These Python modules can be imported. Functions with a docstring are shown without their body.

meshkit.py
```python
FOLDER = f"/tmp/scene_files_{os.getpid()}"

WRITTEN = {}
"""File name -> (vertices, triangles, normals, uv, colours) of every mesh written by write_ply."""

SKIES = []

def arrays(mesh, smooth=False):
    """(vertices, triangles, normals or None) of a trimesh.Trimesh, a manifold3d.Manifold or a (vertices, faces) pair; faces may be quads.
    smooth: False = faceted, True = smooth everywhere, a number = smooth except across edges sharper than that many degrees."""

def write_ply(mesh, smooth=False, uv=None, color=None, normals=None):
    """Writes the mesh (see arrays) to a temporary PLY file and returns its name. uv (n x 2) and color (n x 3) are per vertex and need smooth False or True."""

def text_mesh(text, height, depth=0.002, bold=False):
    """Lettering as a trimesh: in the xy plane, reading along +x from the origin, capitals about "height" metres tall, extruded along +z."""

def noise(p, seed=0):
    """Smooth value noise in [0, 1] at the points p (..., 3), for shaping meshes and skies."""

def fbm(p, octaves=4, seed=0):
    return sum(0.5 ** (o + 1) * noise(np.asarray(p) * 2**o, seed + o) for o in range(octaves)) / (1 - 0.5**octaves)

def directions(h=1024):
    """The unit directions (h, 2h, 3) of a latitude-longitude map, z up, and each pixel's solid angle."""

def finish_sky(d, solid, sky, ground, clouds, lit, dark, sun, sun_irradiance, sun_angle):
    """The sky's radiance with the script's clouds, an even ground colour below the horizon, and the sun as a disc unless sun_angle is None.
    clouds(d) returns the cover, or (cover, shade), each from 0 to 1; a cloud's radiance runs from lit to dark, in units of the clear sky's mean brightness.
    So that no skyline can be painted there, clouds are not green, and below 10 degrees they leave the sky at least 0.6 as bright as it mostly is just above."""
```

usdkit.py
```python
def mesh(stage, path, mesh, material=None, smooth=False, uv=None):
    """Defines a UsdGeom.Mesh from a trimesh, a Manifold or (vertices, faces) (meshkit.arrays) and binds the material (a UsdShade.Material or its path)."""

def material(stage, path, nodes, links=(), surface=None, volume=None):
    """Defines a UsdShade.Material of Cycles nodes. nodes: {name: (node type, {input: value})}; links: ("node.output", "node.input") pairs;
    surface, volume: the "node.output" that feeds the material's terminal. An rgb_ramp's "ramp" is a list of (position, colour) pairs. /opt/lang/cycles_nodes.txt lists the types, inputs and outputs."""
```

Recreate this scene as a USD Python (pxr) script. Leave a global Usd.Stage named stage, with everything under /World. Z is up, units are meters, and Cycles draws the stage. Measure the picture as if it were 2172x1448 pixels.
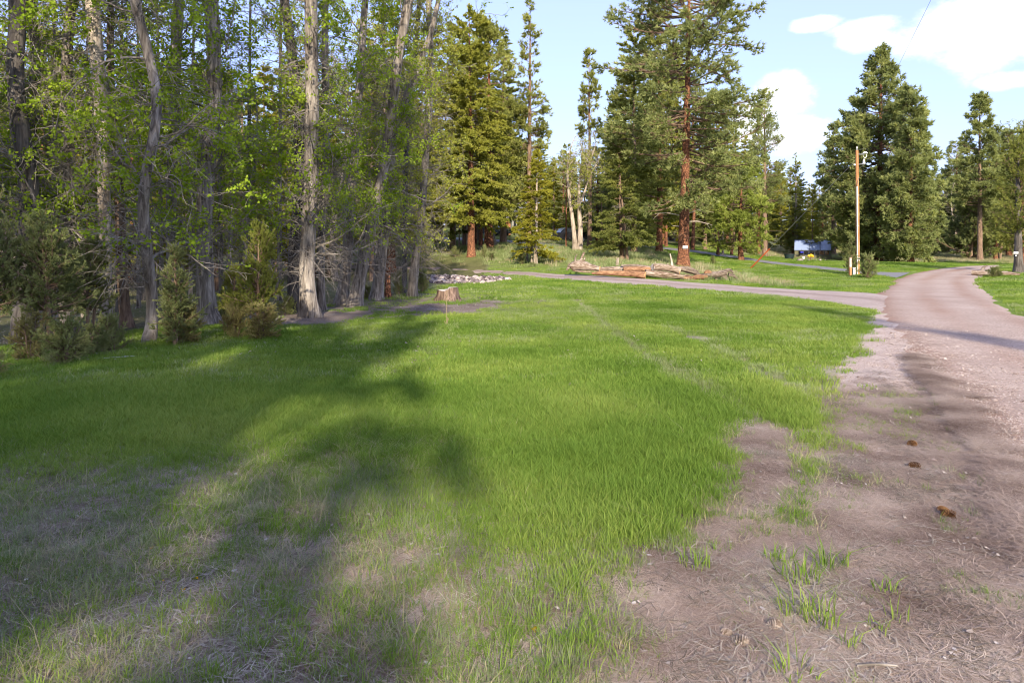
import math
import numpy as np
import shapely
import trimesh
import meshkit
import usdkit
from pxr import Gf, Sdf, Usd, UsdGeom, UsdLux, UsdShade, Vt
from scipy.interpolate import CubicSpline, RBFInterpolator, RegularGridInterpolator
from scipy.sparse import coo_matrix
from scipy.sparse.csgraph import connected_components
from scipy.spatial import Delaunay

stage = Usd.Stage.CreateInMemory()
UsdGeom.SetStageUpAxis(stage, "Z")
UsdGeom.SetStageMetersPerUnit(stage, 1.0)
UsdGeom.Xform.Define(stage, "/World")
UsdGeom.Scope.Define(stage, "/World/Looks")
PI = math.pi

# ------------------------------------------------------------------ camera, sky, sun, exposure
EYE, FPX, CX, HZ = 1.9, 1448.0, 1086.0, 525.0
cam = UsdGeom.Camera.Define(stage, "/World/camera")
cam.AddTranslateOp().Set(Gf.Vec3d(0, 0, EYE))
cam.AddRotateXOp().Set(90.0)
cam.CreateHorizontalApertureAttr(36.0)
cam.CreateVerticalApertureAttr(24.0)
cam.CreateFocalLengthAttr(24.0)
cam.CreateVerticalApertureOffsetAttr(-(724.0 - HZ) / 2172.0 * 36.0)
cam.CreateClippingRangeAttr(Gf.Vec2f(0.05, 20000))
cam.CreateExposureAttr(1.55)

SUN_EL = math.radians(27.0)
SUN_AZ = math.atan2(0.08, -0.997)          # behind the camera, a little to the right
SUN = np.array([math.sin(SUN_AZ) * math.cos(SUN_EL), math.cos(SUN_AZ) * math.cos(SUN_EL), math.sin(SUN_EL)])
sun = UsdLux.DistantLight.Define(stage, "/World/sun")
sun.CreateNormalizeAttr(True)
sun.CreateIntensityAttr(0.78)
sun.CreateAngleAttr(0.55)
sun.CreateColorAttr(Gf.Vec3f(1.0, 0.87, 0.68))
_z = SUN / np.linalg.norm(SUN)
_x = np.cross([0, 0, 1.0], _z); _x /= np.linalg.norm(_x)
_y = np.cross(_z, _x)
sun.AddTransformOp().Set(Gf.Matrix4d(*_x, 0, *_y, 0, *_z, 0, 0, 0, 0, 1))


def sky_clouds():
    """cloud banks as soft ellipses of the sky (azimuth, elevation) broken up by noise, and thin scattered cloud all round"""
    def ae(px, py):
        u, v = (px - CX) / FPX, (HZ - py) / FPX
        return math.atan(u), math.atan(v / math.hypot(1, u))
    banks = [(2030, 62, 190, 62), (2150, 80, 190, 58), (1850, 84, 80, 36), (1735, 50, 62, 18), (1660, 205, 82, 50), (1615, 255, 80, 55), (1690, 285, 100, 48), (2150, 168, 62, 20), (1850, 55, 100, 22), (2270, 30, 260, 100)]
    nodes = {"tc": ("texture_coordinate", {}), "sx": ("separate_xyz", {}), "az": ("math", {"math_type": "arctan2"}), "el": ("math", {"math_type": "arcsine"}),
             "nz": ("noise_texture", {"scale": 9.0, "detail": 8.0, "roughness": 0.62}), "map": ("mapping", {"scale": (1.0, 1.0, 1.7)}),
             "sky": ("sky_texture", {"sky_type": "single_scattering", "sun_disc": False, "sun_elevation": SUN_EL, "sun_rotation": SUN_AZ, "air_density": 1.0, "aerosol_density": 1.6, "ozone_density": 1.0}),
             "bg": ("background_shader", {"strength": 0.15})}
    links = [("tc.generated", "sx.vector"), ("sx.x", "az.value1"), ("sx.y", "az.value2"), ("sx.z", "el.value1"), ("tc.generated", "map.vector"), ("map.vector", "nz.vector")]
    last = None
    for i, (px, py, w, h) in enumerate(banks):
        a, e = ae(px, py)
        wa, we = w / FPX * 0.85, h / FPX * 0.95
        nodes |= {f"a{i}": ("math", {"math_type": "multiply_add", "value2": 1 / wa, "value3": -a / wa}), f"e{i}": ("math", {"math_type": "multiply_add", "value2": 1 / we, "value3": -e / we}),
                  f"as{i}": ("math", {"math_type": "power", "value2": 2.0}), f"es{i}": ("math", {"math_type": "power", "value2": 2.0}), f"s{i}": ("math", {"math_type": "add"}),
                  f"aa{i}": ("math", {"math_type": "absolute"}), f"ea{i}": ("math", {"math_type": "absolute"}), f"inv{i}": ("math", {"math_type": "subtract", "value1": 1.0})}
        links += [("az.value", f"a{i}.value1"), ("el.value", f"e{i}.value1"), (f"a{i}.value", f"aa{i}.value1"), (f"e{i}.value", f"ea{i}.value1"), (f"aa{i}.value", f"as{i}.value1"), (f"ea{i}.value", f"es{i}.value1"),
                  (f"as{i}.value", f"s{i}.value1"), (f"es{i}.value", f"s{i}.value2"), (f"s{i}.value", f"inv{i}.value2")]
        if last is None:
            last = f"inv{i}.value"
        else:
            nodes[f"m{i}"] = ("math", {"math_type": "smoothmax", "value3": 0.25})
            links += [(last, f"m{i}.value1"), (f"inv{i}.value", f"m{i}.value2")]
            last = f"m{i}.value"
    # elsewhere: a low even background level, so that noise alone makes scattered cloud
    nodes |= {"gap": ("math", {"math_type": "maximum", "value2": -0.78}), "floor": ("math", {"math_type": "maximum"}), "gy": ("map_range", {"range_type": "smoothstep", "from_min": 0.55, "from_max": 0.2, "to_min": -0.78, "to_max": -0.12, "clamp": True}), "gel": ("map_range", {"range_type": "smoothstep", "from_min": 0.5, "from_max": 0.8, "to_min": -0.78, "to_max": -0.12, "clamp": True}), "gmax": ("math", {"math_type": "maximum"}), "mulnz": ("math", {"math_type": "multiply_add", "value2": 3.6, "value3": -1.85}), "sum": ("math", {"math_type": "add"}),
              "ramp": ("map_range", {"range_type": "smoothstep", "from_min": -0.2, "from_max": 0.85, "to_min": 0.0, "to_max": 1.0, "clamp": True}),
              "pale": ("mix_color", {"fac": 0.76, "b": (1.4, 1.68, 3.3), "use_clamp": False}), "mix": ("mix_color", {"b": (3.3, 3.4, 3.6), "use_clamp": False})}
    links += [(last, "gap.value1"), ("gap.value", "floor.value1"), ("sx.y", "gy.value"), ("gy.result", "gmax.value1"), ("el.value", "gel.value"), ("gel.result", "gmax.value2"), ("gmax.value", "floor.value2"), ("nz.fac", "mulnz.value1"), ("mulnz.value", "sum.value1"), ("floor.value", "sum.value2"), ("sum.value", "ramp.value"), ("sky.color", "pale.a"), ("pale.result", "mix.a"), ("ramp.result", "mix.fac"), ("mix.result", "bg.color")]
    return usdkit.material(stage, "/World/Looks/sky_daylight", nodes, links, surface="bg.background")


sky = UsdLux.DomeLight.Define(stage, "/World/sky")
UsdShade.MaterialBindingAPI.Apply(sky.GetPrim()).Bind(sky_clouds())
sky.GetPrim().SetCustomDataByKey("kind", "structure")

# ------------------------------------------------------------------ helpers: scene tree
LEAFY, TONES = set(), []
_count = {}


def numbered(parent, name):
    k = _count[(parent, name)] = _count.get((parent, name), -1) + 1
    return f"{parent}/{name}" if k == 0 else f"{parent}/{name}_{k:03d}"


def tag(prim, label=None, cat=None, group=None, kind=None):
    for k, v in (("label", label), ("category", cat), ("group", group), ("kind", kind)):
        if v:
            prim.SetCustomDataByKey(k, v)
    return prim


def thing(name, label, cat, loc=(0, 0, 0), rz=0.0, scale=None, group=None, root="/World"):
    x = UsdGeom.Xform.Define(stage, numbered(root, name))
    x.AddTranslateOp().Set(Gf.Vec3d(*map(float, loc)))
    if rz:
        x.AddRotateZOp().Set(float(math.degrees(rz)))
    if scale is not None:
        x.AddScaleOp().Set(Gf.Vec3f(*map(float, np.broadcast_to(scale, 3))))
    return tag(x.GetPrim(), label, cat, group)


def part(parent, name, mesh, mat, smooth=False, kind=None, label=None):
    m = usdkit.mesh(stage, numbered(str(parent.GetPath()), name), mesh, M[mat], smooth)
    if mat in LEAFY and smooth in (True, False):
        leaf_tone(m, mesh)
    return tag(m.GetPrim(), label, kind=kind)


def leaf_tone(m, mesh):
    """a random number for every leaf, blade or stone of a mesh, which its material turns into a tone"""
    if not isinstance(mesh, tuple):
        return
    nv, f = len(mesh[0]), np.asarray(mesh[1])
    e = coo_matrix((np.ones(2 * len(f)), (np.r_[f[:, 0], f[:, 1]], np.r_[f[:, 1], f[:, 2]])), shape=(nv, nv))
    n, lab = connected_components(e, directed=False)
    TONES.append(n)
    tone = np.random.default_rng(len(TONES)).uniform(0, 1, n)[lab]
    UsdGeom.PrimvarsAPI(m.GetPrim()).CreatePrimvar("tone", Sdf.ValueTypeNames.FloatArray, "vertex").Set(Vt.FloatArray.FromNumpy(tone.astype(np.float32)))


def copy_of(proto, name, label, cat, loc, rz=0.0, scale=None, group=None):
    t = thing(name, label, cat, loc, rz, scale, group)
    t.GetReferences().AddInternalReference(Sdf.Path(proto))
    t.SetInstanceable(True)
    return t


def join(*ms):
    vs, fs, n = [], [], 0
    for m in ms:
        if m is None or len(m[0]) == 0:
            continue
        vs.append(np.asarray(m[0], float)); fs.append(np.asarray(m[1], int) + n); n += len(m[0])
    return np.vstack(vs), np.vstack(fs)


def moved(m, loc=(0, 0, 0), rz=0.0, s=1.0):
    v = np.asarray(m[0], float) * s
    c, q = math.cos(rz), math.sin(rz)
    return v @ np.array([[c, q, 0], [-q, c, 0], [0, 0, 1]]) + np.asarray(loc, float), m[1]


def box(cx, cy, cz, sx, sy, sz, bev=0.0):
    if bev:
        import manifold3d as m3
        b = min(bev, sx * .45, sy * .45, sz * .45)
        pts = []
        for i in (-1, 1):
            for j in (-1, 1):
                for k in (-1, 1):
                    X, Y, Z = i * sx / 2, j * sy / 2, k * sz / 2
                    pts += [(X - i * b, Y, Z), (X, Y - j * b, Z), (X, Y, Z - k * b)]
        h = trimesh.convex.convex_hull(np.array(pts))
        return np.array(h.vertices) + (cx, cy, cz), np.array(h.faces)
    m = trimesh.creation.box((sx, sy, sz))
    return np.array(m.vertices) + (cx, cy, cz), np.array(m.faces)


def cyl(p0, p1, r0, r1=None, k=12):
    return tubes(np.array([[p0, p1]], float), np.array([[r0, r0 if r1 is None else r1]], float), k, cap=True)


def unit(v):
    return v / (np.linalg.norm(v, axis=-1, keepdims=True) + 1e-12)


def tubes(P, R, k=3, cap=False):
    """N polylines (N, m, 3) with radii (N, m) as k-sided tubes, one mesh"""
    P, R = np.asarray(P, float), np.asarray(R, float)
    N, m = P.shape[:2]
    T = unit(np.gradient(P, axis=1))
    mean = unit(P[:, -1] - P[:, 0])[:, None]
    ref = np.where(np.abs(mean[..., 2:]) < 0.8, [0, 0, 1.0], [1.0, 0, 0])
    A = unit(np.cross(T, np.broadcast_to(ref, T.shape)))
    B = np.cross(T, A)
    ang = np.arange(k) * 2 * PI / k
    V = P[:, :, None] + R[:, :, None, None] * (np.cos(ang)[:, None] * A[:, :, None] + np.sin(ang)[:, None] * B[:, :, None])
    i, j = np.meshgrid(np.arange(m - 1), np.arange(k), indexing="ij")
    a, b = i * k + j, i * k + (j + 1) % k
    f = np.concatenate([np.stack([a, b, b + k], -1).reshape(-1, 3), np.stack([a, b + k, a + k], -1).reshape(-1, 3)])[:, ::-1]
    if cap:
        e = [[0, q + 1, q + 2] for q in range(k - 2)]
        e = np.array(e)
        f = np.vstack([f, e, (e + (m - 1) * k)[:, ::-1]])
    F = (f[None] + (np.arange(N) * m * k)[:, None, None]).reshape(-1, 3)
    return V.reshape(-1, 3), F


def blades(P, D, L, W, rng):
    """thin triangles from P along D"""
    n = len(P)
    S = unit(np.cross(D, rng.normal(size=(n, 3))))
    L, W = np.broadcast_to(L, n)[:, None], np.broadcast_to(W, n)[:, None]
    V = np.stack([P - S * W / 2, P + S * W / 2, P + D * L], 1).reshape(-1, 3)
    return V, np.arange(3 * n).reshape(-1, 3)


def leaves(P, D, L, W, rng):
    """leaf-shaped pairs of triangles"""
    n = len(P)
    S = unit(np.cross(D, rng.normal(size=(n, 3))))
    N = np.cross(D, S)
    L, W = np.broadcast_to(L, n)[:, None], np.broadcast_to(W, n)[:, None]
    mid = P + D * L * 0.42 + N * L * 0.08
    V = np.stack([P, mid - S * W / 2, P + D * L, mid + S * W / 2], 1).reshape(-1, 3)
    q = np.arange(n)[:, None] * 4
    return V, np.vstack([q + [0, 1, 2], q + [0, 2, 3]])


def at_t(P, idx, t):
    """points and directions at parameter t on polylines P[idx]"""
    m = P.shape[1]
    x = np.clip(t, 0, 1) * (m - 1)
    i = np.minimum(x.astype(int), m - 2)
    w = (x - i)[:, None]
    a, b = P[idx, i], P[idx, i + 1]
    return a * (1 - w) + b * w, unit(b - a)


def walk(base, d0, L, m, wob, lift, rng):
    """polylines from base along d0 with a random walk of direction; lift bends up (or down) along the way"""
    n = len(base)
    k = np.arange(m - 1)
    dirs = unit(d0[:, None] + np.cumsum(rng.normal(0, wob, (n, m - 1, 3)), 1) + np.array([0, 0, 1.0]) * (np.broadcast_to(lift, n)[:, None, None] * k[None, :, None]))
    steps = dirs * (np.broadcast_to(L, n) / (m - 1))[:, None, None]
    return np.concatenate([base[:, None], base[:, None] + np.cumsum(steps, 1)], 1)


def offshoots(P, per, trange, spread, L, m, wob, lift, rng, flat=1.0, w_parent=1.0):
    """children of polylines P, PER each on average"""
    n = len(P)
    cnt = rng.poisson(per, n) if np.ndim(per) == 0 else rng.poisson(np.asarray(per))
    idx = np.repeat(np.arange(n), cnt)
    t = rng.uniform(*trange, len(idx))
    b, d = at_t(P, idx, t)
    dd = unit(d * w_parent + rng.normal(0, spread, (len(idx), 3)) * [1, 1, flat])
    l = (L(idx, t) if callable(L) else rng.uniform(*L, len(idx)))
    return walk(b, dd, l, m, wob, lift, rng), idx, t


def taper(n, r0, r1, m):
    r0, r1 = np.broadcast_to(r0, n)[:, None], np.broadcast_to(r1, n)[:, None]
    return r0 + (r1 - r0) * np.linspace(0, 1, m)[None]


def trunk_mesh(path, rad, sides=18, step=0.2, furrow=0.06, flare=0.55, seed=0, fs=9.0, cap=False):
    """a tapered trunk along control points, with vertical furrows and a root flare; path[0] is at the ground"""
    path, rad = np.asarray(path, float), np.asarray(rad, float)
    s = np.concatenate([[0], np.cumsum(np.linalg.norm(np.diff(path, axis=0), axis=1))])
    n = max(6, int(s[-1] / step))
    q = s[-1] * np.linspace(0, 1, n) ** 1.15
    p = CubicSpline(s, path)(q) if len(s) > 2 else np.stack([np.interp(q, s, path[:, k]) for k in range(3)], 1)
    r = np.interp(q, s, rad)
    v, f = tubes(p[None], r[None], sides, cap=cap)
    ang = np.tile(np.arange(sides) * 2 * PI / sides, n)
    h = np.repeat(q, sides)
    ctr = np.repeat(p, sides, 0)
    rr = np.repeat(r, sides)
    nz = meshkit.noise(np.stack([np.cos(ang) * rr * fs * 2, np.sin(ang) * rr * fs * 2, h * fs * 0.16 + seed * 7.3], 1), seed) - 0.5
    nz2 = meshkit.noise(np.stack([np.cos(ang) * 1.4, np.sin(ang) * 1.4, h * 0.9 + seed * 3.1], 1), seed + 5) - 0.5
    lobes = np.sin(ang * 5 + seed) * 0.5 + np.sin(ang * 3 + 2.1 * seed) * 0.5
    fl = flare * np.exp(-h / max(0.18, 1.6 * rad[0])) * (1 + 0.5 * lobes)
    v = ctr + (v - ctr) * (1 + furrow * 2 * nz + 0.12 * nz2 + fl)[:, None]
    v[:sides, 2] -= 0.12
    return v, f, p, r

# ------------------------------------------------------------------ materials
M = {}


def mat(name, nodes, links, surface):
    M[name] = usdkit.material(stage, f"/World/Looks/{name}", nodes, links, surface=surface)


def bark(name, c_dark, c_mid, c_light, sxy=9.0, sz=1.1, bump=0.6, dist=0.03, plates=False, rough=0.9):
    nodes = {"g": ("geometry", {}), "mp": ("mapping", {"scale": (sxy, sxy, sz)}), "n": ("noise_texture", {"scale": 1.6, "detail": 6.0, "roughness": 0.65, "distortion": 0.6}),
             "big": ("noise_texture", {"scale": 0.9, "detail": 2.0}), "add": ("math", {"math_type": "multiply_add", "value2": 0.45}), "sub": ("math", {"math_type": "multiply_add", "value2": 1.4, "value3": -0.42}),
             "r": ("rgb_ramp", {"ramp": [(0.25, c_dark), (0.5, c_mid), (0.78, c_light)]}), "b": ("bump", {"strength": bump, "distance": dist}), "p": ("principled_bsdf", {"roughness": rough, "specular_ior_level": 0.15})}
    links = [("g.position", "mp.vector"), ("mp.vector", "n.vector"), ("g.position", "big.vector"), ("n.fac", "sub.value1"), ("big.fac", "add.value1"), ("sub.value", "add.value3"), ("add.value", "r.fac"), ("r.color", "p.base_color"), ("b.normal", "p.normal")]
    if plates:
        nodes |= {"v": ("voronoi_texture", {"feature": "distance_to_edge", "scale": 1.0, "randomness": 1.0}), "mp2": ("mapping", {"scale": (sxy * .9, sxy * .9, sz * 2.0)}), "vr": ("map_range", {"from_min": 0.0, "from_max": 0.16, "clamp": True}),
                  "mixc": ("mix_color", {"a": c_dark}), "hm": ("math", {"math_type": "multiply"})}
        links = [l for l in links if l[1] not in ("p.base_color",)] + [("g.position", "mp2.vector"), ("mp2.vector", "v.vector"), ("v.distance", "vr.value"), ("vr.result", "mixc.fac"), ("r.color", "mixc.b"), ("mixc.result", "p.base_color"), ("vr.result", "hm.value1"), ("n.fac", "hm.value2"), ("hm.value", "b.height")]
    else:
        links += [("n.fac", "b.height")]
    mat(name, nodes, links, "p.BSDF")


def leafy(name, c0, c1, c2, trans=0.35, rough=0.55, patch=1.2, hue_trans=(1.25, 1.15, 0.55), spec=0.3, amt=0.35):
    LEAFY.add(name)
    """foliage: colour varies from leaf to leaf and in clumps, with light passing through"""
    nodes = {"g": ("geometry", {}), "tone": ("attribute", {"attribute": "tone"}), "n": ("noise_texture", {"scale": patch, "detail": 1.0}), "s": ("math", {"math_type": "multiply_add", "value2": 1.1, "value3": -0.05 - amt / 2}), "i": ("math", {"math_type": "multiply_add", "value2": amt}),
             "r": ("rgb_ramp", {"ramp": [(0.15, c0), (0.5, c1), (0.85, c2)]}), "p": ("diffuse_bsdf", {}),
             "tc": ("mix_color", {"blend_type": "multiply", "fac": 1.0, "b": hue_trans, "use_clamp": False}), "t": ("translucent_bsdf", {}), "mx": ("mix_closure", {"fac": trans})}
    links = [("g.position", "n.vector"), ("n.fac", "s.value1"), ("tone.fac", "i.value1"), ("s.value", "i.value3"), ("i.value", "r.fac"), ("r.color", "p.color"), ("r.color", "tc.a"), ("tc.result", "t.color"), ("p.BSDF", "mx.closure1"), ("t.BSDF", "mx.closure2")]
    mat(name, nodes, links, "mx.closure")


def plain(name, c, rough=0.6, metallic=0.0, var=0.15, scale=6.0, bump=0.0, spec=0.4, c2=None):
    c2 = c2 or tuple(x * (1 - var * 2) for x in c)
    nodes = {"g": ("geometry", {}), "n": ("noise_texture", {"scale": scale, "detail": 5.0, "roughness": 0.6}), "r": ("rgb_ramp", {"ramp": [(0.3, c2), (0.7, c)]}), "b": ("bump", {"strength": bump, "distance": 0.01}),
             "p": ("principled_bsdf", {"roughness": rough, "metallic": metallic, "specular_ior_level": spec})}
    links = [("g.position", "n.vector"), ("n.fac", "r.fac"), ("r.color", "p.base_color")]
    if bump:
        links += [("n.fac", "b.height"), ("b.normal", "p.normal")]
    mat(name, nodes, links, "p.BSDF")


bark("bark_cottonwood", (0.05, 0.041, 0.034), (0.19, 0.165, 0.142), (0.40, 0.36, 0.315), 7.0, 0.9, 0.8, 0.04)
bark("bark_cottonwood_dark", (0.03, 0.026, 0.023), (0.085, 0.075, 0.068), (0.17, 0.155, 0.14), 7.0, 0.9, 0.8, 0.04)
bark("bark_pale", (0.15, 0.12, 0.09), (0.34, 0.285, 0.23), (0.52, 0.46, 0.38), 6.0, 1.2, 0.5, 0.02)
bark("bark_ponderosa", (0.06, 0.028, 0.018), (0.23, 0.10, 0.055), (0.36, 0.18, 0.10), 8.0, 2.6, 0.9, 0.03, plates=True)
bark("bark_conifer", (0.06, 0.04, 0.03), (0.17, 0.115, 0.08), (0.30, 0.21, 0.15), 9.0, 1.6, 0.7, 0.02)
bark("bark_juniper", (0.08, 0.05, 0.035), (0.22, 0.15, 0.10), (0.36, 0.27, 0.19), 14.0, 1.0, 0.6, 0.02)
bark("twig_grey", (0.07, 0.06, 0.05), (0.17, 0.15, 0.128), (0.33, 0.30, 0.265), 6.0, 6.0, 0.2, 0.005)
bark("twig_brown", (0.07, 0.045, 0.03), (0.15, 0.10, 0.07), (0.24, 0.17, 0.12), 6.0, 6.0, 0.2, 0.005)
bark("wood_weathered", (0.05, 0.032, 0.022), (0.20, 0.145, 0.105), (0.44, 0.385, 0.33), 2.2, 13.0, 0.9, 0.04)
bark("wood_orange", (0.06, 0.03, 0.018), (0.23, 0.125, 0.07), (0.40, 0.26, 0.15), 2.2, 13.0, 0.9, 0.04)
bark("wood_grey_dark", (0.05, 0.038, 0.03), (0.15, 0.115, 0.09), (0.30, 0.255, 0.21), 3.0, 9.0, 0.8, 0.04)
bark("cut_wood", (0.42, 0.22, 0.08), (0.62, 0.36, 0.15), (0.72, 0.47, 0.22), 8.0, 8.0, 0.3, 0.005)
bark("cut_grey", (0.25, 0.22, 0.2), (0.42, 0.39, 0.36), (0.55, 0.52, 0.49), 5.0, 5.0, 0.4, 0.01)
bark("bark_stump", (0.03, 0.02, 0.017), (0.12, 0.082, 0.064), (0.30, 0.215, 0.17), 9.0, 1.3, 1.0, 0.03)
bark("pole_wood", (0.22, 0.095, 0.04), (0.38, 0.18, 0.08), (0.50, 0.28, 0.15), 12.0, 0.6, 0.3, 0.005)
leafy("leaf_cottonwood", (0.12, 0.19, 0.015), (0.23, 0.33, 0.03), (0.36, 0.46, 0.06), 0.42, 0.45, 1.0)
leafy("leaf_cottonwood_pale", (0.17, 0.2, 0.03), (0.29, 0.32, 0.06), (0.4, 0.42, 0.11), 0.40, 0.5, 1.0)
leafy("needle_ponderosa", (0.1, 0.125, 0.055), (0.25, 0.29, 0.115), (0.42, 0.45, 0.19), 0.45, 0.45, 0.7)
leafy("needle_pine_light", (0.12, 0.145, 0.045), (0.28, 0.305, 0.09), (0.44, 0.46, 0.15), 0.45, 0.45, 0.7)
leafy("needle_sapling", (.13, .165, .035), (.27, .33, .075), (.42, .47, .13), 0.45, 0.5, 0.8)
leafy("needle_fir", (0.085, 0.115, 0.036), (0.21, 0.24, 0.07), (0.36, 0.38, 0.11), 0.45, 0.5, 0.8)
leafy("needle_fir_yellow", (0.15, 0.15, 0.02), (0.3, 0.3, 0.04), (0.44, 0.42, 0.075), 0.45, 0.5, 0.8)
leafy("needle_larch", (0.16, 0.175, 0.03), (0.29, 0.305, 0.055), (0.42, 0.42, 0.1), 0.45, 0.5, 0.6)
leafy("juniper_green", (0.1, 0.125, 0.055), (0.22, 0.255, 0.105), (0.36, 0.39, 0.18), 0.4, 0.55, 1.8)
leafy("juniper_brown", (0.14, 0.115, 0.055), (0.25, 0.235, 0.095), (0.38, 0.37, 0.17), 0.4, 0.55, 3.0)
leafy("juniper_yellow", (0.11, 0.135, 0.03), (0.19, 0.22, 0.05), (0.28, 0.3, 0.08), 0.4, 0.55, 1.8)
leafy("grass_green", (0.08, 0.155, 0.024), (0.16, 0.255, 0.046), (0.31, 0.375, 0.095), 0.35, 0.5, 0.35, (1.2, 1.1, 0.5))
leafy("grass_meadow", (0.13, 0.17, 0.065), (0.23, 0.285, 0.12), (0.39, 0.42, 0.23), 0.3, 0.5, 0.25)
leafy("grass_dry", (0.22, 0.19, 0.11), (0.38, 0.33, 0.20), (0.52, 0.46, 0.31), 0.25, 0.6, 0.6, (1.0, 1.0, 0.8))
leafy("grass_sage", (0.13, 0.16, 0.08), (0.21, 0.25, 0.13), (0.32, 0.34, 0.20), 0.25, 0.6, 0.8, (1.0, 1.0, 0.7))
leafy("needle_litter", (0.14, 0.095, 0.075), (0.32, 0.245, 0.2), (0.52, 0.425, 0.35), 0.1, 0.7, 1.5, (1, 1, 1))
leafy("straw", (0.13, 0.105, 0.08), (0.27, 0.23, 0.185), (0.46, 0.41, 0.34), 0.1, 0.7, 1.0, (1, 1, 1), amt=0.6)
leafy("leaf_litter", (0.11, 0.08, 0.06), (0.22, 0.175, 0.145), (0.4, 0.36, 0.33), 0.1, 0.7, 4.0, (1, 1, 1), amt=0.8)
leafy("leaf_yellow", (0.45, 0.22, 0.02), (0.60, 0.36, 0.02), (0.65, 0.45, 0.04), 0.3, 0.5, 4.0)
leafy("pebble", (0.2, 0.15, 0.13), (0.32, 0.26, 0.235), (0.46, 0.4, 0.37), 0.0, 0.9, 3.0, (1, 1, 1), 0.2, amt=0.85)
leafy("stone", (0.07, 0.055, 0.055), (0.2, 0.165, 0.16), (0.42, 0.36, 0.33), 0.0, 0.9, 4.0, (1, 1, 1), 0.2, amt=0.8)
leafy("cone_scale", (0.06, 0.03, 0.016), (0.115, 0.06, 0.03), (0.2, 0.115, 0.06), 0.0, 0.6, 20.0, (1, 1, 1), 0.3, amt=0.6)
leafy("cone_scale_grey", (0.16, 0.12, 0.095), (0.28, 0.225, 0.19), (0.40, 0.34, 0.29), 0.0, 0.7, 20.0, (1, 1, 1), 0.3, amt=0.6)
plain("metal_grey", (0.42, 0.44, 0.46), 0.4, 0.6)
plain("metal_white", (0.74, 0.75, 0.76), 0.45, 0.0, 0.05)
plain("porcelain", (0.7, 0.72, 0.74), 0.2, 0.0, 0.05)
plain("cable", (0.10, 0.10, 0.10), 0.5, 0.0)
plain("guy_strand", (0.30, 0.31, 0.32), 0.4, 0.5)
plain("guard_orange", (0.50, 0.10, 0.035), 0.5, 0.0)
plain("plate_white", (0.78, 0.79, 0.80), 0.4, 0.0, 0.04)
plain("plate_ink", (0.10, 0.13, 0.20), 0.5, 0.0)
plain("band_black", (0.02, 0.02, 0.022), 0.5)
plain("shed_roof", (0.27, 0.34, 0.50), 0.25, 0.0, 0.06, 2.0, spec=0.6)
plain("shed_roof_pale", (0.36, 0.43, 0.58), 0.25, 0.0, 0.06, 2.0, spec=0.6)
plain("shed_frame", (0.075, 0.085, 0.11), 0.5)
plain("shed_wall", (0.155, 0.15, 0.085), 0.8, var=0.2)
plain("pot_blue", (0.012, 0.02, 0.33), 0.25)
plain("flower_yellow", (0.75, 0.42, 0.02), 0.5)
plain("clay_orange", (0.45, 0.17, 0.06), 0.7, var=0.25, scale=3.0)
plain("shingle", (0.20, 0.20, 0.22), 0.85, var=0.25, scale=5.0)
plain("house_wall", (0.115, 0.125, 0.105), 0.8)
plain("house_log", (0.30, 0.115, 0.035), 0.7, var=0.25)
plain("trim_white", (0.6, 0.59, 0.55), 0.6)
plain("car_dark", (0.012, 0.02, 0.032), 0.2, spec=0.7)
plain("car_black", (0.012, 0.012, 0.014), 0.2, spec=0.7)
plain("tyre", (0.02, 0.02, 0.02), 0.8)
plain("headlight", (0.7, 0.72, 0.75), 0.15, spec=0.8)
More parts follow.
